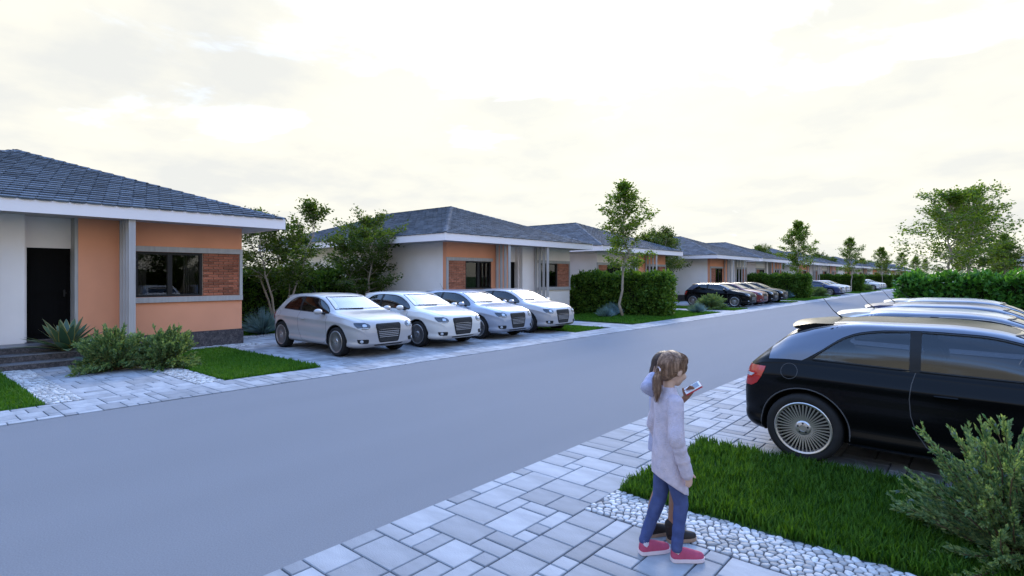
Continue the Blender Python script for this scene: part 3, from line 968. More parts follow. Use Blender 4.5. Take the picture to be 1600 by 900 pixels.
for me in cuts:
    co = tmp_obj(me); cobs.append(co)
    md = ob.modifiers.new('b', 'BOOLEAN'); md.operation = 'DIFFERENCE'; md.solver = 'EXACT'; md.object = co
cut_me = apply_mods(ob); cut_me.name = 'body'
for o in cobs+[ob]: bpy.data.objects.remove(o)
cut_me.polygons.foreach_set('use_smooth', [True]*len(cut_me.polygons))
try: cut_me.set_sharp_from_angle(angle=R(38))
except Exception: pass
print('car body polys', len(cut_me.polygons))

def hit(o, d):
    r = bvh.ray_cast(Vector(o), Vector(d).normalized())
    return r[0], r[1]
def patch(rows, fn, off=.004, depth=.012):
    """rows of 2-D points -> cast onto the body by fn(p)->(origin, dir); returns MB with a thin raised skin"""
    mb = MB(); G = []
    for row in rows:
        g = []
        for p in row:
            o, d = fn(p); h, n = hit(o, d)
            if h is None: h, n = Vector(o)+Vector(d).normalized()*2, -Vector(d).normalized()
            if n.dot(Vector(d)) > 0: n = -n
            g.append((h, n))
        G.append(g)
    mb.grid([[h+n*off for h, n in g] for g in G])
    rim = G[0]+[g[-1] for g in G[1:]]+G[-1][::-1][1:]+[g[0] for g in G[1:-1]][::-1]
    b = len(mb.v)
    for h, n in rim: mb.v += [tuple(h+n*off), tuple(h-n*depth)]
    N = len(rim)
    for i in range(N):
        j = (i+1) % N
        mb.f.append((b+2*i, b+2*j, b+2*j+1, b+2*i+1)); mb.m.append(0)
    return mb
def rowsyz(spec, n=10):
    """spec: (z, y0, y1) rows"""
    return [[(y0+(y1-y0)*k/n, z) for k in range(n+1)] for z, y0, y1 in spec]
front = lambda p: ((3, p[0], p[1]), (-1, 0, 0))
rear = lambda p: ((-3, p[0], p[1]), (1, 0, 0))
def corner(sg, fx, k): return lambda p: ((fx*3*1+0, p[0]+sg*k*(3-1.8), p[1]), (-fx, -sg*k, 0))
def side(sg): return lambda p: ((p[0], sg*3, p[1]), (0, -sg, 0))
def line_tube(pts, fn, r=.004, n=5, off=.0):
    P_ = []
    for p in pts:
        o, d = fn(p); h, nn = hit(o, d)
        if h is not None: P_.append(h+nn*off)
    return MB().tube(P_, r, n)
def mirror_mb(mb):
    k = MB(); k.v = [(x, -y, z) for x, y, z in mb.v]; k.f = [f[::-1] for f in mb.f]; k.m = list(mb.m); return k

car_parts = []          # (name, mesh, loc, parent index, slot kind)
def cp(name, mb, mat, parent=None, loc=(0, 0, 0), smooth=True, ang=40):
    me = mb.mesh(name, mat, smooth=smooth, fixn=True) if isinstance(mb, MB) else mb
    if smooth:
        try: me.set_sharp_from_angle(angle=R(ang))
        except Exception: pass
    car_parts.append((name, me, loc, parent)); return len(car_parts)-1
iB = cp('body', cut_me, None, smooth=False)
# silver arch along the roof edge, from the body rings
def sec_at(x):
    i = int(np.clip(np.searchsorted(xs, x)-1, 0, len(xs)-2)); t = (x-xs[i])/(xs[i+1]-xs[i])
    return [p+(q-p)*t for p, q in zip(secs[i], secs[i+1])]
def sec_point(sec, z):
    """outer point of the half section at height z, with its outward normal"""
    for k in range(len(sec)//2, len(sec)-1):
        a_, b_ = sec[k], sec[k+1]
        if a_[1] <= z <= b_[1] and b_[1] > a_[1]:
            q = a_+(b_-a_)*(z-a_[1])/(b_[1]-a_[1]); tt = b_-a_; nn = np.array((tt[1], -tt[0])); return q, nn/np.hypot(*nn)
    return sec[-1], np.array((0, 1.))
arch_lo = lambda x: float(z_hi_f(x))+.016 if x >= -1.16 else max(float(c_belt(x))+.012, 1.012+(x+1.30)*.6 if x < -1.30 else 1.012+(x+1.30)/.14*.10)
for sg in (1, -1):
    rows = []
    for x in np.linspace(-1.66, .80, 60):
        sec = sec_at(x); za = arch_lo(x); zb = float(c_top(x))-.020
        if zb < za+.01: za = zb-.01
        r_ = []
        for z in np.linspace(za, zb, 7):
            q, nn = sec_point(sec, z); q = q+nn*.0035; r_.append((warp(x), sg*q[0], q[1]))
        rows.append(r_)
    cp('roof_arch', MB().grid(rows), M['paint_arch'])
for sg in (1, -1):
    for win, gm in ((W_DOOR, 'cglass'), (W_QUART, 'cglass_dark')):
        ex = .010
        rows = [[(x, z) for x in [w_[0]]for z in np.linspace(w_[1]-ex, w_[2]+ex, 7)] for w_ in win]
        ig = cp('side_window', patch(rows, side(sg), .002, .004), M['cglass'])
        ol = outline(win); ol = ol+[ol[0], ol[1]]
        cp('window_seal', line_tube(ol, side(sg), .011, 6, -.001), M['black_plastic'], ig)
    # pillar trim between the side windows
    rows = [[(x, z) for x in (-.475, -.435, -.395)] for z in np.linspace(z_lo(-.43)-.01, float(z_hi_f(-.43))+.012, 8)]
    cp('pillar_trim', patch(rows, side(sg), .005, .01), M['black_plastic'])
ws = cp('windscreen', patch(rowsyz([(z, -w_-.012, w_+.012) for z, w_ in [(1.038, .645)]+ROWS_WS[1:4]+[(1.337, .525)]], 14), front, .002, .006), M['cglass_front'])
cp('wiper', MB().tube([hit((3, y, 1.05+.02*abs(y)), (-1, 0, 0))[0]+Vector((.012, 0, .012)) for y in np.linspace(-.55, .05, 8)], .008, 5), M['black_plastic'], ws)
ol = [(-w_, z) for z, w_ in ROWS_WS]+[(w_, z) for z, w_ in ROWS_WS[::-1]]; ol += ol[:2]
den = []
for a, b in zip(ol[:-1], ol[1:]):
    for t in np.linspace(0, 1, 9)[:-1]: den.append((a[0]+(b[0]-a[0])*t, a[1]+(b[1]-a[1])*t))
cp('window_seal', line_tube(den, front, .014, 6, -.003), M['black_plastic'], ws)
rw = cp('rear_window', patch(rowsyz([(z, -w_-.01, w_+.01) for z, w_ in ROWS_RW], 14), rear, .002, .006), M['cglass_dark'])
# spoiler
mb = MB(); rows = []
for y in np.linspace(-.56, .56, 17):
    e = 1-.16*(abs(y)/.56)**3
    x0, x1 = -1.10, -1.10-.42*e
    zt = 1.392-.028*(y/.56)**2
    rows.append([(x0, y, zt-.004), (x0-.16, y, zt-.006), (x1+.02, y, zt-.040), (x1, y, zt-.052), (x1+.015, y, zt-.066), (x0-.20, y, zt-.085), (x0, y, zt-.05)])
mb.grid(rows)
for r_ in (0, len(rows)-1): mb.f.append(tuple(r_*7+i for i in range(7))); mb.m.append(0)
cp('spoiler', mb, M['paint_white'])
cp('antenna', MB().tube([(-1.12, 0, 1.39), (-1.20, 0, 1.46), (-1.30, 0, 1.60)], [.010, .004, .0028], 6), M['black_plastic'])
# front face
gr = cp('grille', patch(rowsyz([(.325, -.235, .235), (.355, -.265, .265), (.45, -.292, .292), (.56, -.315, .315), (.68, -.337, .337), (.73, -.333, .333), (.755, -.305, .305)], 16), front, .006, .02), M['black_plastic'])
for z in np.linspace(.45, .57, 4):
    hw = .25+.2*(z-.45)
    cp('grille_slat', patch(rowsyz([(z-.008, -hw, hw), (z+.008, -hw, hw)], 16), front, .016, .006), M['chrome'], gr)
for z in (.36, .385, .41, .64, .67, .70, .73):
    hw = .235+.2*(z-.36)
    cp('grille_bar', patch(rowsyz([(z-.004, -hw, hw), (z+.004, -hw, hw)], 16), front, .013, .004), M['seam'], gr)
cp('lower_lip', patch(rowsyz([(.262, -.36, .36), (.286, -.39, .39)], 16), front, .007, .01), M['black_plastic'])
for sg in (1, -1):
    fr = corner(sg, 1, .55)
    def R_(spec, n=10, sg=sg): return [[(sg*y, z) for y in np.linspace(a, b, n+1)] for z, a, b in spec]
    hl = cp('headlight', patch(R_([(.645, .45, .60), (.675, .405, .72), (.72, .40, .775), (.757, .45, .80), (.79, .55, .80)]), fr, .005, .014), M['lampdark'])
    cp('lamp_lens', patch(R_([(.695, .50, .585), (.715, .49, .60), (.74, .50, .60), (.752, .53, .59)], 8), fr, .010, .006), M['lamp'], hl)
    cp('light_strip', patch(R_([(.658, .45, .64), (.672, .425, .70)], 10), fr, .010, .006), M['lamp'], hl)
    fg = cp('fog_lamp', patch(R_([(.325, .47, .66), (.345, .45, .70), (.40, .44, .72), (.42, .46, .72)]), fr, .005, .014), M['black_plastic'])
    h_, n_ = hit(*fr((sg*.615, .372)))
    mb = MB().lathe([(.001, .02), (.028, .018), (.038, .008), (.040, -.004)], 14, 'x')
    rot = n_.to_track_quat('X', 'Z').to_matrix()
    mb.v = [tuple(h_+rot @ Vector(v)) for v in mb.v]
    cp('lamp_lens', mb, M['lamp'], fg)
    # tail lamp wraps the rear corner
    br = corner(sg, -1, .75)
    tl = cp('tail_light', patch(R_([(.69, .64, .76), (.73, .60, .84), (.80, .56, .895), (.86, .55, .91), (.905, .57, .90)], 10), br, .006, .014), M['redlamp'])
    cp('reflector', patch(R_([(.79, .66, .78), (.82, .65, .82)], 8), br, .011, .004), M['lamp'], tl)
    # mirror
    mb = MB().ellipsoid((.62, sg*.955, 1.005), (.085, .105, .068), 16, 10)
    mi = cp('mirror', mb, M['paint_white'])
    cp('mirror_foot', MB().tube([(.64, sg*.80, .955), (.63, sg*.90, .975)], [.03, .026], 8), M['black_plastic'], mi)
    # door handle, seams
    cp('door_handle', MB().tube([Vector(hit((x, sg*3, .80), (0, -sg, 0))[0])+Vector((0, sg*.016, 0)) for x in (-.30, -.22, -.14)], [.010, .013, .010], 8), M['paint_white'])
    dl = [(-.43, z_lo(-.43)-.015), (-.455, .88), (-.47, .75), (-.46, .60), (-.42, .45), (-.35, .34), (-.28, .275), (.1, .262), (.62, .262), (.73, .30), (.775, .42), (.78, .60), (.77, .80), (.76, .92)]
    d2 = []
    for a, b in zip(dl[:-1], dl[1:]):
        for t in np.linspace(0, 1, 6)[:-1]: d2.append((a[0]+(b[0]-a[0])*t, a[1]+(b[1]-a[1])*t))
    cp('door_seam', line_tube(d2, side(sg), .0045, 5, -.001), M['seam'])
    cp('fuel_cap' if sg < 0 else 'quarter_ring', line_tube([(-1.43+.075*math.cos(t), .885+.075*math.sin(t)) for t in np.linspace(0, 2*math.pi, 25)], side(sg), .0035, 5, -.001), M['seam'])
    for ax in (AXF, AXR):
        cp('arch_lip', line_tube([(ax+.392*math.cos(t), WR+.392*math.sin(t)) for t in np.linspace(-.25, math.pi+.25, 30)], side(sg), .007, 6, -.002), M['seam'])
hs = []
for a in np.linspace(0, 1, 14): hs.append((.66*a+.02, 0))
cp('bumper_seam', line_tube([(y, .30+.0*y) for y in np.linspace(-.6, .6, 18)], rear, .005, 5, 0), M['seam'])
cp('plate_recess', patch(rowsyz([(.62, -.26, .26), (.74, -.27, .27)], 10), rear, .004, .01), M['black_plastic'])
# seats, wheel and dash seen through the glass
for x, y, z0 in ((-.30, .33, 1.0), (-.30, -.33, 1.0)):
    mb = MB().ellipsoid((x-.03, y, 1.03), (.09, .23, .16), 12, 8); mb.ellipsoid((x-.08, y, 1.225), (.045, .12, .075), 12, 8)
    cp('front_seat', mb, M['seatcloth'])
mb = MB()
mb.ellipsoid((-1.12, 0, 1.03), (.10, .5, .09), 14, 8); mb.ellipsoid((-1.14, .3, 1.13), (.05, .12, .06), 10, 6); mb.ellipsoid((-1.14, -.3, 1.13), (.05, .12, .06), 10, 6)
cp('rear_seat', mb, M['seatcloth'])
sw = MB()
ring = [Vector((.33+.06*math.sin(t), .33+.17*math.cos(t), 1.05+.10*math.sin(t))) for t in np.linspace(0, 2*math.pi, 21)]
cp('steering_wheel', sw.tube(ring, .014, 6), M['black_plastic'])

# wheel
def wheel_meshes():
    tyre = MB().lathe([(.213, -.10), (.27, -.108), (.300, -.100), (.311, -.075), (.312, 0), (.311, .075), (.300, .100), (.27, .108), (.236, .100), (.222, .085), (.213, .06)], 40, 'y', closed=True)
    t = tyre.mesh('tyre', M['rubber'], smooth=True, fixn=True)
    rim = MB()
    rim.lathe([(.234, .096), (.237, .104), (.230, .108), (.216, .103), (.211, .080), (.211, .03)], 40, 'y')
    for k in range(40):
        a = 2*math.pi*k/40; ca, sa = math.cos(a), math.sin(a); h = .0055
        def pt(r, t, y): return (r*ca-t*sa, y, r*sa+t*ca)
        b = len(rim.v)
        rim.v += [pt(.055, -h, .088), pt(.055, h, .088), pt(.055, h, .066), pt(.055, -h, .066), pt(.219, -h*.9, .099), pt(.219, h*.9, .099), pt(.219, h*.9, .078), pt(.219, -h*.9, .078)]
        for q in ((0,1,5,4),(1,2,6,5),(2,3,7,6),(3,0,4,7)): rim.f.append(tuple(b+i for i in q)); rim.m.append(0)
    rim.lathe([(.064, .07), (.066, .090), (.055, .098), (.030, .102), (.028, .094), (.001, .094)], 20, 'y')
    for k in range(5):
        a = 2*math.pi*(k+.25)/5; rim.ellipsoid((.042*math.cos(a), .098, .042*math.sin(a)), (.010, .008, .010), 8, 6, mi=1)
    r = rim.mesh('rim', [M['rim'], M['rimdark']], smooth=False)
    disc = MB().lathe([(.001, .045), (.16, .047), (.203, .035)], 30, 'y')
    d = disc.mesh('brake_disc', M['rimdark'], smooth=True)
    return t, r, d
wt_, wr_, wd_ = wheel_meshes()
for me in (wt_, wr_, wd_):                       # profile drawn for a 0.312 m wheel
    me.transform(Matrix.Diagonal((WR/.312, 1, WR/.312, 1)))
PAINTED = {'spoiler', 'mirror', 'door_handle'}
def set_mat(o, m, slot=0):
    o.material_slots[slot].link = 'OBJECT'; o.material_slots[slot].material = m
def make_car(paint_m, arch_m, label, group, loc, rz, glass=None, roof=None):
    root = empty('parked_car', loc, rz); root.scale = (1, 1, .97); tag(root, label, 'car', group)
    objs = []
    for (nm, me, l, par) in car_parts:
        o = link(nm, me, root if par is None else objs[par], l); objs.append(o)
        if nm == 'body' or nm in PAINTED: set_mat(o, paint_m)
        if nm == 'roof_arch': set_mat(o, arch_m)
        if glass and nm in ('side_window',): set_mat(o, glass)
    for ax in (AXF, AXR):
        for sg in (1, -1):
            wh = link('wheel', wt_ and wd_, root, (ax, sg*.745, WR))
            if sg < 0: wh.rotation_euler = (0, 0, math.pi)
            link('tyre', wt_, wh); link('rim', wr_, wh)
    return root
GW = 'cars parked nose-out beside the first pair of houses'
spot = [7.70+2.255*i for i in range(4)]
XC = -12.16
make_car(M['paint_silver'], M['paint_silver'], 'silver white hatchback parked nearest the orange window house, beside the lawn patch', GW, (XC, spot[0], .016), 0)
make_car(M['paint_white'], M['paint_white'], 'bright white hatchback, second from the orange window house', GW, (XC+.08, spot[1], .016), 0)
make_car(M['paint_silverblue'], M['paint_silverblue'], 'pale silver blue hatchback squeezed between two white ones before the brick corner house', GW, (XC, spot[2], .016), R(1))
make_car(M['paint_silver'], M['paint_silver'], 'silver hatchback last of its row, in front of the brick corner house', GW, (XC, spot[3], .016), 0)
GD = 'cars parked in the dark coloured row'
for i, (pn, lb) in enumerate((('paint_black', 'black hatchback with silver roof edge beside shrubs, first of the dark row'), ('paint_red', 'dark red hatchback between black ones'),
                              ('paint_black', 'black hatchback just past the dark red one'), ('paint_black', 'black hatchback at the far end of the dark row'))):
    make_car(M[pn], M['paint_arch'] if i == 0 else M[pn], lb, GD, (XC, spot[i]+P, .016), 0)
GF = 'cars parked in the blue and white row'
for i, (pn, lb) in enumerate((('paint_blue', 'dark blue hatchback parked beside two white ones'), ('paint_white', 'white hatchback touching the dark blue one in view'), ('paint_white', 'white hatchback one space from the dark blue car'))):
    make_car(M[pn], M[pn], lb, GF, (XC, spot[i]+2*P, .016), 0)
for i in range(3):
    make_car(M['paint_white'], M['paint_white'], 'tiny white hatchback in the farthest parked row', 'cars parked in the farthest row', (XC, spot[i]+3*P, .016), 0)
GR = 'cars parked nose-in by the tall hedge'
XR = -.03
make_car(M['paint_black'], M['paint_arch'], 'black hatchback with silver roof edge and red tail light beside the lawn', GR, (XR, 6.71, .016), 0)
make_car(M['paint_white'], M['paint_arch'], 'white roofed hatchback right behind the black one by the lawn', GR, (XR, 6.71+2.255, .016), 0)
make_car(M['paint_blue'], M['paint_arch'], 'dark blue hatchback between two white roofs near the tall hedge', GR, (XR, 6.71+4.51, .016), 0)
make_car(M['paint_white'], M['paint_arch'], 'white roofed hatchback nearest the tall hedge', GR, (XR, 6.71+6.765, .016), 0)

# ---------------------------------------------------------------- vegetation
M['bark'] = pm('bark', (.34,.28,.22), .9, .3, 9, .6, 40, stretch=(1,1,.3))
M['leaf_tree'] = leaf_mat('tree_leaf', (.042,.094,.016), (.170,.235,.042), .55, .5, .12)
M['leaf_dark'] = leaf_mat('dark_tree_leaf', (.028,.060,.012), (.105,.145,.030), .55, .48, .12)
M['leaf_hedge'] = leaf_mat('hedge_leaf', (.022,.075,.012), (.150,.245,.042), .5, .38, .15)
M['leaf_hedge_r'] = leaf_mat('laurel_leaf', (.016,.075,.015), (.105,.255,.042), .45, .36, .2)
M['hedge_core'] = pm('hedge_twigs', (.016,.024,.010), .95, .4, 12)
M['juniper'] = leaf_mat('juniper_spray', (.050,.130,.065), (.300,.370,.150), .6, .32, .1)
M['juniper_b'] = leaf_mat('juniper_blue', (.10,.16,.17), (.26,.33,.42), .5, .15, .3)
M['twig'] = pm('twig', (.10,.065,.035), .9, .3, 20)
M['fescue'] = leaf_mat('blue_fescue', (.09,.16,.18), (.20,.29,.31), .5, .2, .3)
M['agave'] = leaf_mat('agave_leaf', (.045,.100,.072), (.11,.16,.075), .4, .12, .4)
M['agave_edge'] = pm('agave_margin', (.38,.32,.10), .5, .1, 8)

def leaf_quads(P_, Dr, size, asp, rg, fold=.18):
    """P_ (n,3) bases, Dr (n,3) unit directions; rhombic leaves folded along the midrib"""
    n = len(P_)
    up = rg.normal(0, 1, (n, 3)); up[:, 2] += 1.2
    sd = np.cross(Dr, up); sd /= np.linalg.norm(sd, axis=1)[:, None]+1e-9
    nm = np.cross(sd, Dr)
    L = size*rg.uniform(.65, 1.25, n)[:, None]; W = L*asp
    V = np.zeros((n, 4, 3))
    V[:, 0] = P_
    V[:, 1] = P_+Dr*L*.45+sd*W*.5+nm*L*fold*.4
    V[:, 2] = P_+Dr*L-nm*L*fold*.5
    V[:, 3] = P_+Dr*L*.45-sd*W*.5+nm*L*fold*.4
    F = np.arange(n*4).reshape(n, 4)
    return V.reshape(-1, 3), F
def unit(v): return v/(np.linalg.norm(v, axis=-1, keepdims=True)+1e-9)

def make_tree(seed, H, base, crown_r, stems=1, trunk_r=.07, nb=34, leaf=.13, per=26, lean=.04, spread=.0, mat='leaf_tree', top_r=.35, low=.0):
    rg = np.random.default_rng(seed)
    tm = MB(); LP = []; LD = []
    for st in range(stems):
        az0 = 2*math.pi*st/max(1, stems)+rg.uniform(-.4, .4)
        hh = H*(1 if st == 0 else rg.uniform(.72, .95))
        n = 10; pts = [np.zeros(3)]
        ln = np.array((math.cos(az0), math.sin(az0)))*(spread if stems > 1 else lean)
        for i in range(1, n+1):
            t = i/n
            p = np.array((ln[0]*hh*t**.8, ln[1]*hh*t**.8, hh*t))+np.append(rg.normal(0, .012*H, 2), 0)*(t > .05)
            pts.append(p)
        pts = np.array(pts)
        rad = [trunk_r*(1.25 if i == 0 else 1)*(1-.88*(i/n))+.006 for i in range(n+1)]
        tm.tube([tuple(p) for p in pts], rad, 7)
        B = nb//stems
        for b in range(B):
            t = base+(1-base)*((b+rg.random())/B)**.9
            t = min(t, .985)
            i = int(t*n); p0 = pts[i]+(pts[min(i+1, n)]-pts[i])*(t*n-i)
            s = (t-base)/(1-base)
            prof = math.sin(math.pi*min(1, (s*.80+.16)))**.8*(1-s*(1-top_r)*.45)
            L = crown_r*prof*rg.uniform(.55, 1.15)
            az = b*2.4+rg.uniform(-.5, .5)
            el = R(rg.uniform(14, 50)+22*s)
            d = np.array((math.cos(az)*math.cos(el), math.sin(az)*math.cos(el), math.sin(el)))
            q = [p0]; seg = 5
            dd = d.copy()
            for k in range(seg):
                dd = unit(dd+rg.normal(0, .14, 3)+np.array((0, 0, -.05+low)))
                q.append(q[-1]+dd*L/seg)
            tm.tube([tuple(v) for v in q], [max(.004, trunk_r*.28*(1-k/(seg+.5))) for k in range(seg+1)], 4, cap=False)
            # side twigs with flat sprays of leaves
            for k in range(1, seg+1):
                for w_ in range(2 if k < seg else 3):
                    a2 = rg.uniform(-1.2, 1.2)
                    tw = unit(np.array((dd[0]*math.cos(a2)-dd[1]*math.sin(a2), dd[0]*math.sin(a2)+dd[1]*math.cos(a2), dd[2]*.5+rg.uniform(-.12, .28))))
                    tl = L*rg.uniform(.16, .36)+.12
                    m_ = max(4, int(per*rg.uniform(.5, 1.2)*(0.45+.55*k/seg)))
                    tt = rg.random(m_)**.7
                    c = q[k]+tw*tl*tt[:, None]+rg.normal(0, 1, (m_, 3))*np.array((.095, .095, .085))*(crown_r/1.4)**.5
                    LP.append(c)
                    dr = unit(tw+rg.normal(0, .75, (m_, 3))*np.array((1, 1, .55))+np.array((0, 0, -.15)))
                    LD.append(dr)
                    tm.tube([tuple(q[k]), tuple(q[k]+tw*tl)], [.006, .003], 3, cap=False)
    V, F = leaf_quads(np.concatenate(LP), np.concatenate(LD), leaf, .62, rg)
    return tm.mesh('trunk', M['bark'], smooth=True), np_mesh('crown', V, F, M[mat])
def tree(name, meshes_, loc, rz, scale, label, group=None):
    o = empty(name, loc, rz); o.scale = (scale,)*3
    tag(o, label, 'tree', group)
    link('trunk', meshes_[0], o); link('crown', meshes_[1], o)
    return o
TS = make_tree(3, 6.0, .36, 1.45, 1, .062, 44, .13, 20, .015)
TS2 = make_tree(8, 5.9, .34, 1.5, 1, .062, 42, .145, 22, .02)
TM = make_tree(21, 4.9, .34, 1.75, 4, .050, 64, .12, 30, spread=.30, mat='leaf_dark', low=.02)
TM2 = make_tree(27, 4.7, .36, 1.9, 3, .05, 60, .12, 30, spread=.22, mat='leaf_dark')
TR = make_tree(33, 6.6, .32, 2.7, 1, .085, 50, .15, 18, .02, mat='leaf_tree')
TR2 = make_tree(38, 6.6, .28, 2.3, 1, .075, 46, .17, 24, .04, mat='leaf_dark')
GT = 'street trees on the front lawns'
tree('street_tree', TS, (-12.2, 21.85, 0), 0.4, .94, 'slender street tree in front of the hedge beyond the white cars', GT)
tree('street_tree', TS2, (-11.6, 21.9+P+1.9, 0), 1.9, 1.0, 'small street tree past the black and dark red cars', GT)
for k in range(2, 7):
    tree('street_tree', (TS, TS2)[k % 2], (-11.8, 22.4+P*k, 0), 1.1*k, .98, {2: 'street tree past the dark blue and white cars', 3: 'street tree past the farthest white row'}.get(k, 'small far street tree in the receding row'), GT)
tree('multi_stem_tree', TM, (-17.7, 9.0, 0), .5, .80, 'pale forked multi-stem tree behind the first silver white car')
tree('multi_stem_tree', TM2, (-18.3, 12.6, 0), 2.0, .84, 'bushy multi-stem tree against the pale side wall of the brick corner house')
for k in range(1, 6):
    tree('multi_stem_tree', (TM2, TM)[k % 2], (-16.6, 7.9+P*k, 0), k*1.3, .95, 'dark bushy tree in the gap behind a parked row' if k > 1 else 'dark bushy tree in the gap behind the black and dark red cars', 'bushy trees in the gaps between houses')
    if k < 3: tree('multi_stem_tree', TM, (-18.2, 11.5+P*k, 0), k*2.3, .95, 'dark bushy tree deep in a gap between houses', 'bushy trees deep between houses')
tree('roadside_tree', TR, (-1.35, 34.2, 0), .9, .86, 'tall airy tree with thin grey trunk rising left behind the tall hedge')
tree('roadside_tree', TR, (-.55, 37.2, 0), 3.4, .92, 'tall tree reaching right above the tall hedge')
tree('roadside_tree', TR2, (-.75, 44.5, 0), 2.2, .9, 'lower dense tree behind the two tall ones at the hedge')
for k in range(0, 6):
    tree('roadside_tree', (TR2, TS2)[k % 2], (.9+.4*(k % 3), 53+14*k, 0), 1.7*k, .62 if k % 2 == 0 else .9, 'far small tree lining the tall hedge side of the road', 'far trees on the tall hedge side')

# hedges: leafy skin over a twiggy core
def hedge_meshes(L, W, H, leaf, dens, seed, mat, asp=.5):
    rg = np.random.default_rng(seed)
    P_, N_ = [], []
    def face(n, fx, nrm):
        u, v = rg.random(n), rg.random(n)
        P_.append(fx(u, v)); N_.append(np.tile(nrm, (n, 1)))
    o = np.ones
    face(int(L*H*dens), lambda u, v: np.column_stack([u*L, 0*u, v*H]), (0, -1, .15))
    face(int(L*H*dens*.6), lambda u, v: np.column_stack([u*L, 0*u+W, v*H]), (0, 1, .15))
    face(int(L*W*dens), lambda u, v: np.column_stack([u*L, v*W, 0*u+H]), (0, 0, 1))
    face(int(W*H*dens), lambda u, v: np.column_stack([0*u, u*W, v*H]), (-1, 0, .15))
    face(int(W*H*dens), lambda u, v: np.column_stack([0*u+L, u*W, v*H]), (1, 0, .15))
    P_, N_ = np.concatenate(P_), np.concatenate(N_)
    # lumpy surface: offset by low-frequency waves
    ph = rg.uniform(0, 6.28, 6)
    lump = .11*np.sin(P_[:, 0]*3.1+ph[0])*np.sin(P_[:, 2]*3.7+ph[1]+P_[:, 1]*2)+.07*np.sin(P_[:, 0]*7.3+P_[:, 2]*5.1+ph[2])
    rnd_ = rg.normal(0, .075, len(P_))
    edge = -.10*((P_[:, 2] > H*.93) & (np.abs(N_[:, 2]) < .5))
    P_ = P_+N_*(lump+rnd_-.05+edge)[:, None]
    Dr = unit(N_*.55+rg.normal(0, .6, P_.shape)+np.array((0, 0, .32)))
    V, F = leaf_quads(P_, Dr, leaf, asp, rg, .12)
    core = MB().quadbox(.16, L-.16, .16, W-.16, 0, H-.16)
    return core.mesh('hedge_core', M['hedge_core']), np_mesh('foliage', V, F, M[mat])
def hedge(ms, loc, rz, label, group=None):
    o = empty('hedge', loc, rz); tag(o, label, 'hedge', group)
    link('twig_core', ms[0], o); link('foliage', ms[1], o)
    return o
HS = hedge_meshes(4.9, 1.1, 1.84, .15, 800, 2, 'leaf_hedge')
HB = hedge_meshes(7.0, .9, 1.95, .17, 420, 3, 'leaf_hedge', .45)
HR = hedge_meshes(5.6, 1.1, 1.74, .17, 520, 4, 'leaf_hedge_r', .55)
for k in range(0, 6):
    hedge(HS, (-15.6, 22.75+P*k, 0), 0, ['clipped dense hedge behind the slender street tree, before the pale brick house', 'clipped hedge past the black and dark red cars', 'clipped hedge past the dark blue and white cars', 'small far clipped hedge between distant houses'][min(k, 3)], 'clipped hedges between neighbouring plots')
hedge(HB, (-19.0, 6.75, 0), R(90), 'leafy hedge behind the multi-stem trees at the back of the white cars')
for k in range(1, 3): hedge(HB, (-19.4, 6.75+P*k, 0), R(90), 'leafy hedge at the back of a farther parked row', 'hedges behind the parked rows')
hedge(HB, (7.6, 6.75, 0), R(90), 'unseen leafy hedge behind the parking by the black car, added to darken window reflections')  # out-of-view hedge and two trees, added to darken the near window's reflection
tree('multi_stem_tree', TM2, (6.0, 8.6, 0), 1.0, 1.0, 'unseen bushy multi-stem tree near the black car bonnet, added to darken window reflections')
tree('multi_stem_tree', TM, (6.3, 12.2, 0), 2.6, 1.0, 'unseen forked multi-stem tree toward the tall hedge, added to darken window reflections')
hedge(HR, (-2.12, 21.9, 0), 0, 'tall broad-leaved hedge beyond the parked white roofs')

# junipers: arching branches carrying feathery sprays
def juniper_mesh(seed, rx, h, nbr, fine, per):
    rg = np.random.default_rng(seed)
    LP, LD, BP, BD = [], [], [], []; tw = MB()
    for b in range(nbr):
        az = rg.uniform(0, 2*math.pi); el = R(rg.uniform(6, 78))
        L = rx*(.62+.38*math.cos(el))*rg.uniform(.75, 1.15) if el < R(50) else h*rg.uniform(.75, 1.1)
        d = np.array((math.cos(az)*math.cos(el), math.sin(az)*math.cos(el), math.sin(el)*h/rx*1.05))
        d = unit(d); p = np.array((rg.normal(0, .05*rx), rg.normal(0, .05*rx), .02)); q = [p]
        for k in range(7):
            d = unit(d+rg.normal(0, .10, 3)+np.array((0, 0, .02 if k < 4 else -.03)))
            q.append(q[-1]+d*L/7)
        tw.tube([tuple(v) for v in q], [.010*(1-k/8.5)*rx+.0015 for k in range(8)], 4, cap=False)
        for k in range(2, 8):
            for s in range(3):
                a2 = rg.normal(0, .55); b2 = rg.normal(0, .4)
                t = unit(d+np.cross(d, unit(rg.normal(0, 1, 3)))*.75*abs(a2)+np.array((0, 0, .12)))
                tl = L*rg.uniform(.10, .22)*(1.15-.06*k)
                base = q[k]-d*L/7*rg.random()
                n = per; tt = np.linspace(.05, 1, n)
                c = base+t*tl*tt[:, None]
                sdv = unit(np.cross(t, rg.normal(0, 1, 3)))
                alt = np.where(np.arange(n) % 2, 1, -1)[:, None]
                dr = unit(t*.9+sdv*alt*.75*(1.05-tt)[:, None]+rg.normal(0, .18, (n, 3)))
                if rg.random() < .16:
                    e_ = int(n*.55); BP.append(c[e_:e_+n//4]); BD.append(dr[e_:e_+n//4])
                LP.append(c); LD.append(dr)
    V, F = leaf_quads(np.concatenate(LP), np.concatenate(LD), fine, .40, rg, .1)
    Vb, Fb = leaf_quads(np.concatenate(BP), np.concatenate(BD), fine*.8, .45, rg, .1)
    return tw.mesh('branches', M['twig'], smooth=True), np_mesh('sprays', V, F, M['juniper']), np_mesh('blue_tips', Vb, Fb, M['juniper_b'])
JN = juniper_mesh(5, .66, .80, 170, .030, 30)
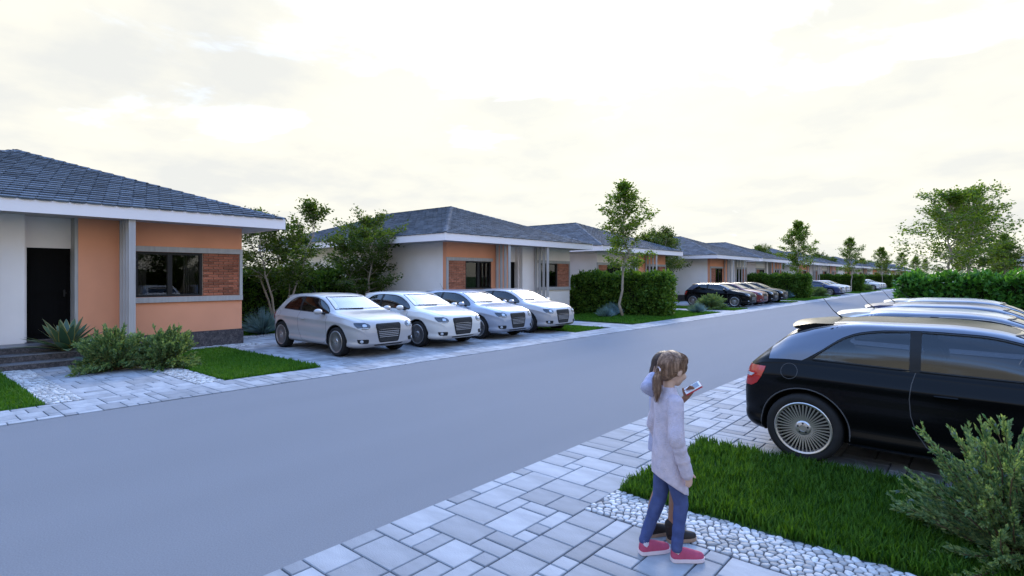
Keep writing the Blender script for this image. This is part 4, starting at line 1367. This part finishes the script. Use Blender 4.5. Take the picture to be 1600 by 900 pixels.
JS = juniper_mesh(6, .95, .85, 150, .075, 14)
def juniper(ms, loc, rz, s, label, group=None):
    o = empty('juniper_bush', loc, rz); o.scale = s if hasattr(s, '__len__') else (s,)*3
    tag(o, label, 'shrub', group)
    for n, m_ in zip(('branches', 'foliage', 'blue_tips'), ms): link(n, m_, o)
    return o
juniper(JN, (.17, 4.66, .01), .3, (1.0, 1.0, 1.0), 'feathery green juniper with bluish tips on the lawn beside the black car')
juniper(JS, (-12.6, 3.15, .01), 1.0, (.72, .72, .88), 'spreading juniper at the edge of the footpath, nearer the steps')
juniper(JS, (-12.25, 3.88, .01), 2.6, (.68, .68, .85), 'spreading juniper on the pebbles beside the bright lawn patch')
for k in range(1, 4):
    for i, (x, y) in enumerate(((-11.3, 3.9), (-11.6, 5.1))):
        juniper(JS, (x, y+P*k, .01), k+i*2, .85, 'spreading juniper just before the dark parked row' if k == 1 else 'far juniper at the end of a front lawn', 'junipers before the dark row' if k == 1 else 'far junipers')

# agave and fescue
def agave_mesh(seed, n, L):
    rg = np.random.default_rng(seed); mb = MB()
    for i in range(n):
        az = i*2.39996+rg.uniform(-.2, .2); el = R(18+62*(i/n)**.9+rg.uniform(-6, 6)); l = L*rg.uniform(.8, 1.1)*(1-.25*(i/n))
        d = np.array((math.cos(az)*math.cos(el), math.sin(az)*math.cos(el), math.sin(el))); sd = np.array((-math.sin(az), math.cos(az), 0)); nm = np.cross(d, sd)
        if nm[2] < 0: nm = -nm
        rows = []; K = 8
        for k in range(K+1):
            t = k/K; wd = .075*L/.75*(math.sin(math.pi*min(1, .22+t*.78))**.7 if t < 1 else 0)*(1-.25*t)+.001
            c = d*l*t+np.array((0, 0, -.16*l*t*t*math.cos(el)))
            rows.append([c+sd*wd+nm*.02*(1-t), c+sd*wd*.86+nm*.016*(1-t), c-nm*.012*(1-t), c-sd*wd*.86+nm*.016*(1-t), c-sd*wd+nm*.02*(1-t)])
        b0 = len(mb.v)
        for r_ in rows: mb.v += [tuple(p) for p in r_]
        for k in range(K):
            for j in range(4):
                a = b0+k*5+j; mb.f.append((a, a+1, a+6, a+5)); mb.m.append(1 if j in (0, 3) else 0)
    return mb.mesh('leaves', [M['agave'], M['agave_edge']], smooth=True)
AG = agave_mesh(3, 34, .78)
o = AG and link('agave', AG, None, (-14.35, 2.74, .27)); o.scale = (1.3, 1.3, 1.2); tag(o, 'spiky agave with yellow leaf margins on the dark granite steps', 'agave')
def fescue_mesh(seed, n, h, wd=.007):
    rg = np.random.default_rng(seed)
    az = rg.uniform(0, 6.28, n); el = R(1)*rg.uniform(22, 88, n); L = h*rg.uniform(.75, 1.1, n)
    d = np.column_stack([np.cos(az)*np.cos(el), np.sin(az)*np.cos(el), np.sin(el)])
    sd = np.column_stack([-np.sin(az), np.cos(az), 0*az])
    b = rg.normal(0, .03, (n, 3))*np.array((1, 1, 0))
    V = np.zeros((n, 4, 3)); V[:, 0] = b-sd*wd/2; V[:, 1] = b+sd*wd/2
    V[:, 2] = b+d*L[:, None]*.6+sd*wd*.4; V[:, 3] = b+d*L[:, None]+np.array((0, 0, -1))*(L*.12*np.cos(el))[:, None]
    return np_mesh('fescue', V.reshape(-1, 3), np.arange(n*4).reshape(n, 4), M['fescue'])
FS = fescue_mesh(4, 420, .5, .012); FB = fescue_mesh(5, 520, .75, .016)
for (x, y, z, me, s, lb) in ((-13.72, 3.18, .01, FS, .95, 'blue grey fescue tuft between the steps and the juniper'),
                             (-16.9, 8.0, .01, FB, 1.15, 'blue grey yucca tuft at the foot of the forked multi-stem tree'),
                             (-12.9, 22.0, .01, FB, .9, 'blue grey tuft at the foot of the clipped hedge, larger one'),
                             (-12.5, 20.9, .01, FS, 1.1, 'small blue grey tuft beside the slender street tree trunk'),
                             (-10.6, 26.2, .01, FS, 1.2, 'blue grey tuft on the lawn past the clipped hedge end'),
                             (-12.2, 48.4, .01, FB, 1.0, 'far blue grey tuft near the second street tree')):
    o = link('fescue_tuft', me, None, (x, y, z)); o.scale = (s,)*3; tag(o, lb, 'ornamental grass')

# ---------------------------------------------------------------- two children
M['skin_girl'] = pm('skin_light', (.58,.36,.27), .5, .06, 8, spec=.4)
M['skin_dark'] = pm('skin_brown', (.27,.135,.085), .5, .08, 8, spec=.4)
M['hair_brown'] = pm('hair_brown', (.16,.088,.058), .4, .55, 34, 1.0, 60, stretch=(5,5,.35), hue=(.30,.18,.12))
M['hair_dark'] = pm('hair_dark', (.045,.028,.024), .4, .5, 34, 1.0, 60, stretch=(6,6,.5), hue=(.075,.045,.035))
M['knit'] = pm('lilac_knit', (.52,.445,.51), .95, .12, 30, .9, 140, spec=.15, hue=(.58,.48,.52))
M['knit2'] = pm('pale_blue_knit', (.42,.40,.52), .95, .12, 30, .9, 140, spec=.15)
M['denim'] = pm('blue_denim', (.050,.068,.17), .85, .25, 14, .5, 160, spec=.2, hue=(.065,.08,.17))
M['shoe_red'] = pm('crimson_canvas', (.38,.06,.11), .75, .15, 25, .3, 160)
M['sole'] = pm('pale_sole', (.66,.53,.54), .6, .08, 12)
M['sock'] = pm('pale_sock', (.55,.48,.52), .9, .1, 30, .4, 150)
M['boot'] = pm('dark_boot', (.022,.016,.015), .55, .25, 14)
M['boot_sole'] = pm('tan_sole', (.30,.20,.14), .7, .1, 10)
M['phone_red'] = pm('phone_case_red', (.50,.045,.06), .35, .05, 6)
M['phone_white'] = pm('phone_face_white', (.80,.80,.82), .25, .03, 6)
M['phone_screen'] = pm('phone_screen', (.30,.34,.40), .1, .1, 4)
M['eye_white'] = pm('eye_white', (.75,.74,.72), .3, .02, 5)
M['iris'] = pm('iris', (.03,.02,.015), .2, .05, 5)
M['lip'] = pm('lips', (.42,.16,.14), .5, .05, 9)

def cap(mb, chain, n=12):
    """chain of (point, radius): one tapered limb"""
    pts = [Vector(p) for p, r in chain]; rr = [r for p, r in chain]
    P_, Q = [], []
    for i in range(len(pts)-1):
        for t in np.linspace(0, 1, 6)[:-1]:
            P_.append(pts[i].lerp(pts[i+1], t)); Q.append(rr[i]+(rr[i+1]-rr[i])*t)
    P_.append(pts[-1]); Q.append(rr[-1])
    mb.tube(P_, Q, n)
    for p, r in ((pts[0], rr[0]), (pts[-1], rr[-1])): mb.ellipsoid(p, (r, r, r), n, 8)
    for p, r in list(zip(pts, rr))[1:-1]: mb.ellipsoid(p, (r, r, r), n, 8)
def organic(name, mb, voxel, sm, mat, parent=None):
    me = mb.mesh('t', mat, fixn=True)
    o = bpy.data.objects.new('t', me); col.objects.link(o)
    r = o.modifiers.new('r', 'REMESH'); r.mode = 'VOXEL'; r.voxel_size = voxel
    if sm:
        s = o.modifiers.new('s', 'SMOOTH'); s.iterations = sm; s.factor = .5
    m2 = apply_mods(o); bpy.data.objects.remove(o)
    m2.name = name
    if not m2.materials: m2.materials.append(mat)
    m2.polygons.foreach_set('use_smooth', [True]*len(m2.polygons))
    return link(name, m2, parent)
def loft(mb, secs_, n=24, fold=0.0, seed=0):
    rg = np.random.default_rng(seed); ph = rg.uniform(0, 6.28, 4)
    rows = []
    for (z, rx, ry, cx, cy, tilt) in secs_:
        row = []
        for k in range(n):
            a = 2*math.pi*k/n
            f = 1+fold*(math.sin(5*a+ph[0]+z*4)+.6*math.sin(8*a+ph[1]-z*6))
            x = cx+rx*f*math.cos(a); y = cy+ry*f*math.sin(a)
            row.append((x, y, z+tilt*x))
        rows.append(row)
    b0 = len(mb.v); mb.grid(rows, closed=True)
    mb.f.append(tuple(b0+k for k in range(n))[::-1]); mb.m.append(0)
    L = b0+(len(rows)-1)*n
    mb.f.append(tuple(L+k for k in range(n))); mb.m.append(0)
def wrinkled(a, b, r0, r1, n, amp, seed):
    rg = random.Random(seed); out = []
    for i in range(n+1):
        t = i/n
        p = Vector(a).lerp(Vector(b), t)
        out.append((p, (r0+(r1-r0)*t)*(1+rg.uniform(-amp, amp))))
    return out
def hand(mb, wrist, d, side_v, curl, s=1.0):
    """palm and five fingers; d points from wrist to knuckles, side_v toward the thumb"""
    d = Vector(d).normalized(); sv = Vector(side_v); sv = (sv-d*sv.dot(d)).normalized(); nv = d.cross(sv)
    w_ = Vector(wrist)
    for k in range(4):
        off = (k-1.5)*.0135*s
        cap(mb, [(w_+sv*off*.5, .013*s), (w_+d*.055*s+sv*off, .0105*s)], 8)
    for k, ln in enumerate((.044, .056, .060, .053)):
        p = w_+d*.055*s+sv*(k-1.5)*.0145*s; dd = d.copy(); ch = [(p, .0082*s)]
        for j in range(3):
            dd = (dd+nv*curl*.55).normalized(); p = p+dd*ln*s/3*1.1; ch.append((p, (.0078-.0009*j)*s))
        cap(mb, ch, 8)
    p = w_+d*.018*s+sv*.018*s; dd = (d*.7+sv*.75).normalized(); ch = [(p, .0105*s)]
    for j in range(2):
        p = p+dd*.026*s; ch.append((p, (.0092-.0012*j)*s)); dd = (dd+d*.35+nv*curl*.4).normalized()
    cap(mb, ch, 8)
def shoe(parent, x, y, ang, zt, upper_m, sole_m, L=.21, boot=0.0, lift=0.0, name='shoe', sole_c=.022):
    """lofted along its length: sole slab and rounded upper"""
    prof = [(-.42,.008,.030), (-.405,.024,.056), (-.36,.034,.070), (-.25,.037,.070), (-.10,.037,.068), (.05,.038,.062), (.20,.041,.052), (.34,.042,.043), (.46,.038,.036), (.54,.028,.029), (.585,.014,.020), (.60,.004,.010)]
    root = empty('%s_place' % name)
    up, so = MB(), MB()
    ru, rs = [], []
    for t, w_, h in prof:
        px = t*L
        ru.append([(px, w_*math.cos(a)*(1-.12*max(0, math.sin(a))), sole_c+max(0, h*math.sin(a))*1.0) for a in np.linspace(0, math.pi, 11)]+[(px, -w_*.9, sole_c-.008), (px, w_*.9, sole_c-.008)])
        g = 1.06
        rs.append([(px*1.02, w_*g, sole_c+.004), (px*1.02, -w_*g, sole_c+.004), (px*1.02, -w_*g*.97, .002), (px*1.02, w_*g*.97, .002)])
    for mb, rw in ((up, ru), (so, rs)):
        mb.grid(rw, closed=True); n = len(rw[0])
        mb.f.append(tuple(range(n))); mb.m.append(0)
        e = (len(rw)-1)*n; mb.f.append(tuple(e+k for k in range(n))[::-1]); mb.m.append(0)
    if boot: cap(up, [((-.055, 0, .05), .036), ((-.06, 0, .05+boot), .038)], 12)
    bpy.data.objects.remove(root)
    o = up.build(name, upper_m, parent, (x, y, 0), smooth=True, fixn=True); o.rotation_euler = (0, 0, ang)
    s = so.build('sole', sole_m, o, smooth=False, fixn=True)
    return o
def head_prims(mb, c, k=1.0):
    c = Vector(c)
    mb.ellipsoid(c+Vector((-.006, 0, .012))*k, (.092*k, .076*k, .098*k), 20, 14)
    mb.ellipsoid(c+Vector((.030, 0, -.045))*k, (.056*k, .056*k, .058*k), 16, 10)
    mb.ellipsoid(c+Vector((.050, 0, -.085))*k, (.026*k, .030*k, .020*k), 12, 8)
    cap(mb, [(c+Vector((.078, 0, .010))*k, .009*k), (c+Vector((.098, 0, -.022))*k, .012*k)], 8)
    for s in (-1, 1):
        mb.ellipsoid(c+Vector((-.004, s*.077, -.010))*k, (.020*k, .009*k, .030*k), 10, 8)
        mb.ellipsoid(c+Vector((.055, s*.036, -.035))*k, (.030*k, .024*k, .026*k), 10, 8)

def put_head_rot(o, piv, pitch, yaw):
    o.matrix_local = Matrix.Translation(piv) @ Matrix.Rotation(yaw, 4, 'Z') @ Matrix.Rotation(pitch, 4, 'Y') @ Matrix.Translation(-Vector(piv))

def rot_mb(mb, start, piv, pitch, yaw):
    Mx = Matrix.Translation(piv) @ Matrix.Rotation(yaw, 4, 'Z') @ Matrix.Rotation(pitch, 4, 'Y') @ Matrix.Translation(-Vector(piv))
    mb.v[start:] = [tuple(Mx @ Vector(v)) for v in mb.v[start:]]
    return Mx

FACE = R(50)
# --- girl with ponytail
girl = empty('person', (-1.535, 3.335, .016), FACE)
girl.scale = (.97,)*3
tag(girl, 'child with brown ponytail in long lilac knit tunic, blue jeans and crimson slip-on shoes', 'person')
RF, LF = (.08, -.065), (-.085, .07)
HC = (.012, 0, 1.235); PIV = Vector((0, 0, 1.13))
b = MB()
head_prims(b, HC)
Mx = rot_mb(b, 0, PIV, R(14), R(12))
cap(b, [((-.01, 0, 1.03), .040), ((0, 0, 1.10), .037), ((.006, 0, 1.16), .037)], 12)
loft(b, [(.60, .07, .095, 0, 0, 0), (.75, .065, .09, 0, 0, 0), (.95, .07, .105, 0, 0, 0), (1.04, .05, .11, 0, 0, 0)])
cap(b, [((0, -.12, 1.02), .032), ((-.034, -.178, .82), .027), ((.045, -.172, .62), .020)], 10)
hand(b, (.047, -.172, .615), (.16, .02, -1), (1, .15, 0), -.28, .92)
cap(b, [((0, .12, 1.02), .032), ((-.02, .158, .83), .027), ((.05, .15, .66), .020)], 10)
hand(b, (.052, .15, .655), (.2, -.02, -1), (1, -.15, 0), .28, .92)
for (fx, fy), sg in ((RF, -1), (LF, 1)):
    cap(b, [((0, sg*.055, .66), .058), ((fx*.55+.012, (sg*.055+fy)/2, .37), .042), ((fx-.055, fy, .075), .029)], 12)
organic('body', b, .0052, 3, M['skin_girl'], girl)
for s in (-1, 1):
    p = Mx @ (Vector(HC)+Vector((.074, s*.034, .006)))
    e = MB().ellipsoid(p, (.008, .013, .008), 12, 8).build('eye', M['eye_white'], girl, smooth=True)
    MB().ellipsoid(p+Vector((.005, 0, 0)), (.005, .006, .006), 10, 6).build('iris', M['iris'], e, smooth=True)
MB().ellipsoid(Mx @ (Vector(HC)+Vector((.080, 0, -.058))), (.008, .022, .007), 10, 6).build('mouth', M['lip'], girl, smooth=True)
hb = MB(); hc = Vector(HC)
hb.ellipsoid(hc+Vector((-.022, 0, .022)), (.094, .085, .098), 20, 14)
hb.ellipsoid(hc+Vector((.030, 0, .062)), (.058, .070, .050), 16, 10)
hb.ellipsoid(hc+Vector((-.055, 0, -.020)), (.058, .072, .070), 16, 10)
hb.ellipsoid(hc+Vector((.012, .064, .024)), (.045, .020, .045), 12, 8); hb.ellipsoid(hc+Vector((.012, -.064, .024)), (.045, .020, .045), 12, 8)
rot_mb(hb, 0, PIV, R(14), R(12))
tail0 = Mx @ (hc+Vector((-.105, -.004, -.022)))
cap(hb, [(tail0+Vector((.02, 0, .006)), .024), (tail0+Vector((-.008, 0, -.008)), .017), (tail0+Vector((-.022, -.008, -.06)), .028), (tail0+Vector((-.026, -.016, -.13)), .027), (tail0+Vector((-.030, -.020, -.195)), .008)], 12)
hair = organic('hair', hb, .0055, 3, M['hair_brown'], girl)
_bm = bmesh.new(); _bm.from_mesh(hair.data); hbv = BVHTree.FromBMesh(_bm); _bm.free()
st = MB(); rs = random.Random(4)
for i in range(240):
    # strands swept back from the hairline to the tie, then down the tail
    a = rs.uniform(-2.1, 2.1); p0 = Mx @ (hc+Vector((.05+.03*math.cos(a)*abs(math.cos(a)), .085*math.sin(a), .02+.09*math.cos(a))))
    pth = []
    for t_ in np.linspace(0, 1, 9):
        q = p0.lerp(tail0, t_); h_ = hbv.find_nearest(q+(q-(Mx @ (hc+Vector((-.03, 0, .01))))).normalized()*.05)
        if h_[0] is not None: pth.append(h_[0]+h_[1]*rs.uniform(.0005, .0035))
    if i % 2 == 0:
        o_ = Vector((rs.uniform(-.024, .024), rs.uniform(-.026, .026), 0)); ln_ = rs.uniform(.15, .215)
        pth = [tail0+Vector((-.008, 0, -.008))+o_*.5, tail0+Vector((-.022, -.008, -.06))+o_*1.15, tail0+Vector((-.026, -.016, -.13))+o_*1.1, tail0+Vector((-.031, -.02, -ln_))+o_*.45]
    if len(pth) > 2: st.tube(pth, .0013, 3, cap=False)
st.build('hair_strands', M['hair_brown'], hair)['kind'] = 'stuff'
MB().lathe([(.012, -.008), (.024, -.007), (.026, 0), (.024, .007), (.012, .008)], 14, 'x').build('hair_tie', M['sole'], girl, tuple(tail0+Vector((-.006, 0, -.006))), smooth=True)
t = MB()
loft(t, [(.485, .110, .140, .010, 0, -.66), (.545, .109, .138, .006, 0, -.60), (.64, .104, .134, 0, 0, -.42), (.74, .096, .128, 0, 0, -.15), (.86, .089, .124, 0, 0, 0), (.95, .087, .128, -.003, 0, 0),
         (1.01, .080, .132, -.006, 0, 0), (1.05, .066, .116, -.006, 0, 0), (1.085, .052, .070, -.003, 0, 0), (1.115, .045, .050, 0, 0, 0)], 48, .032, 3)
for sg, el, wr in ((-1, (-.034, -.180, .83), (.042, -.172, .60)), (1, (-.028, .166, .83), (.048, .152, .645))):
    sh = (-.004, sg*.105, 1.03)
    sl = MB(); cap(sl, wrinkled(sh, el, .056, .049, 7, .06, 5+sg)+wrinkled(el, wr, .048, .040, 10, .09, 9+sg)[1:], 16)
    organic('sleeve', sl, .005, 2, M['knit'], girl)
organic('knit_tunic', t, .0065, 3, M['knit'], girl)
j = MB()
loft(j, [(.56, .085, .10, 0, 0, 0), (.66, .092, .112, 0, 0, 0), (.74, .085, .108, 0, 0, 0), (.80, .078, .1, 0, 0, 0)])
for (fx, fy), sg in ((RF, -1), (LF, 1)):
    hip = (0, sg*.053, .64); kn = (fx*.55+.014, (sg*.055+fy)/2, .37); an = (fx-.055, fy, .088)
    cap(j, wrinkled(hip, kn, .070, .048, 6, .02, 3)+wrinkled(kn, an, .047, .035, 12, .06, 4+sg)[1:], 16)
organic('jeans', j, .006, 3, M['denim'], girl)
for (fx, fy), a in ((RF, R(-8)), (LF, R(4))):
    so = shoe(girl, fx, fy, a, .07, M['shoe_red'], M['sole'])
    k = MB(); cap(k, [((-.05, 0, .045), .031), ((-.055, 0, .095), .030)], 12)
    k.build('sock', M['sock'], so, smooth=True)

# --- second child, behind the first, arm raised, holding the handset
kid = empty('person', (-1.645, 3.578, .016), FACE)
kid.scale = (.955,)*3; kid.rotation_euler = (0, R(-2.5), FACE)
tag(kid, 'dark-haired child in dark ankle boots, hand behind head, looking at a handset', 'person')
RF, LF = (.05, -.06), (-.05, .06)
HC2 = (.010, 0, 1.215)
b = MB(); head_prims(b, HC2, .98)
Mk = rot_mb(b, 0, PIV, R(16), R(4))
cap(b, [((-.01, 0, 1.02), .040), ((0, 0, 1.09), .036), ((.006, 0, 1.15), .036)], 12)
loft(b, [(.58, .07, .095, 0, 0, 0), (.75, .065, .09, 0, 0, 0), (.95, .07, .105, 0, 0, 0), (1.03, .05, .11, 0, 0, 0)])
ELB = (-.165, -.125, 1.115); HND = (-.085, -.052, 1.185)
cap(b, [((0, -.12, 1.01), .032), (ELB, .027), (HND, .020)], 10)
hand(b, HND, (.75, .45, .25), (0, .2, 1), .15, .9)
ELB2 = (.075, .105, .86); HND2 = (.150, -.045, 1.000)
cap(b, [((0, .12, 1.01), .032), (ELB2, .028), (HND2, .021)], 10)
hand(b, HND2, (.35, -.35, .80), (-.6, .2, .5), .42, .95)
for (fx, fy), sg in ((RF, -1), (LF, 1)):
    cap(b, [((0, sg*.055, .65), .056), ((fx*.55+.01, (sg*.055+fy)/2, .36), .040), ((fx-.03, fy, .22), .038), ((fx-.058, fy, .07), .028)], 12)
organic('body', b, .0052, 3, M['skin_dark'], kid)
for s in (-1, 1):
    p = Mk @ (Vector(HC2)+Vector((.072, s*.034, .006)))
    e = MB().ellipsoid(p, (.008, .013, .008), 12, 8).build('eye', M['eye_white'], kid, smooth=True)
    MB().ellipsoid(p+Vector((.005, 0, 0)), (.005, .006, .006), 10, 6).build('iris', M['iris'], e, smooth=True)
MB().ellipsoid(Mk @ (Vector(HC2)+Vector((.078, 0, -.058))), (.008, .022, .007), 10, 6).build('mouth', M['lip'], kid, smooth=True)
hb = MB(); hc = Vector(HC2)
hb.ellipsoid(hc+Vector((-.022, 0, .026)), (.094, .085, .097), 20, 14)
hb.ellipsoid(hc+Vector((.030, 0, .064)), (.060, .072, .048), 16, 10)
hb.ellipsoid(hc+Vector((-.058, 0, -.030)), (.056, .074, .080), 16, 10)
rot_mb(hb, 0, PIV, R(16), R(4))
organic('hair', hb, .0055, 3, M['hair_dark'], kid)
t = MB()
loft(t, [(.62, .118, .140, .0, 0, -.12), (.68, .112, .136, 0, 0, -.1), (.76, .100, .130, 0, 0, -.05), (.86, .090, .124, 0, 0, 0), (.95, .087, .126, -.003, 0, 0),
         (1.00, .080, .130, -.006, 0, 0), (1.04, .066, .114, -.006, 0, 0), (1.07, .052, .068, -.003, 0, 0), (1.10, .045, .050, 0, 0, 0)], 48, .03, 8)
cap(t, wrinkled((-.004, -.105, 1.02), ELB, .056, .050, 6, .05, 31)+wrinkled(ELB, tuple(Vector(ELB).lerp(Vector(HND), .80)), .048, .036, 6, .06, 32)[1:], 14)
cap(t, wrinkled((-.004, .105, 1.02), ELB2, .056, .048, 6, .05, 33)+wrinkled(ELB2, tuple(Vector(ELB2).lerp(Vector(HND2), .35)), .046, .042, 4, .05, 34)[1:], 14)
organic('knit_dress', t, .0065, 4, M['knit2'], kid)
for (fx, fy), a in ((RF, R(-4)), (LF, R(6))):
    shoe(kid, fx, fy, a, .07, M['boot'], M['boot_sole'], L=.205, boot=.075, name='boot')
# handset in the hand
ph = empty('handset', (0, 0, 0))
tag(ph, 'red backed handset with white face held up between the two children', 'handset')
c = MB().bevbox(-.030, .030, -.060, .060, -.010, .001, .003).build('case', M['phone_red'], ph)
f_ = MB().bevbox(-.0285, .0285, -.058, .058, .001, .007, .002).build('face', M['phone_white'], ph)
MB().quadbox(-.022, .022, -.005, .046, .007, .0078).build('screen', M['phone_screen'], f_)
MB().quadbox(-.018, .018, -.046, -.016, .007, .0076).build('keypad', M['sock'], f_)
pw = (Matrix.LocRotScale(kid.location, kid.rotation_euler, kid.scale)) @ Vector((.190, -.075, 1.072))
ph.location = pw
upv = (Vector((0, 0, 1.0))+Vector((-math.cos(FACE), -math.sin(FACE), 0))*.55+Vector((.25, -.75, 0))*.5).normalized()
long_ = Vector((math.cos(FACE-.35), math.sin(FACE-.35), .62)); long_ = (long_-upv*long_.dot(upv)).normalized()
xx = long_.cross(upv)
ph.rotation_euler = Matrix((xx, long_, upv)).transposed().to_euler()
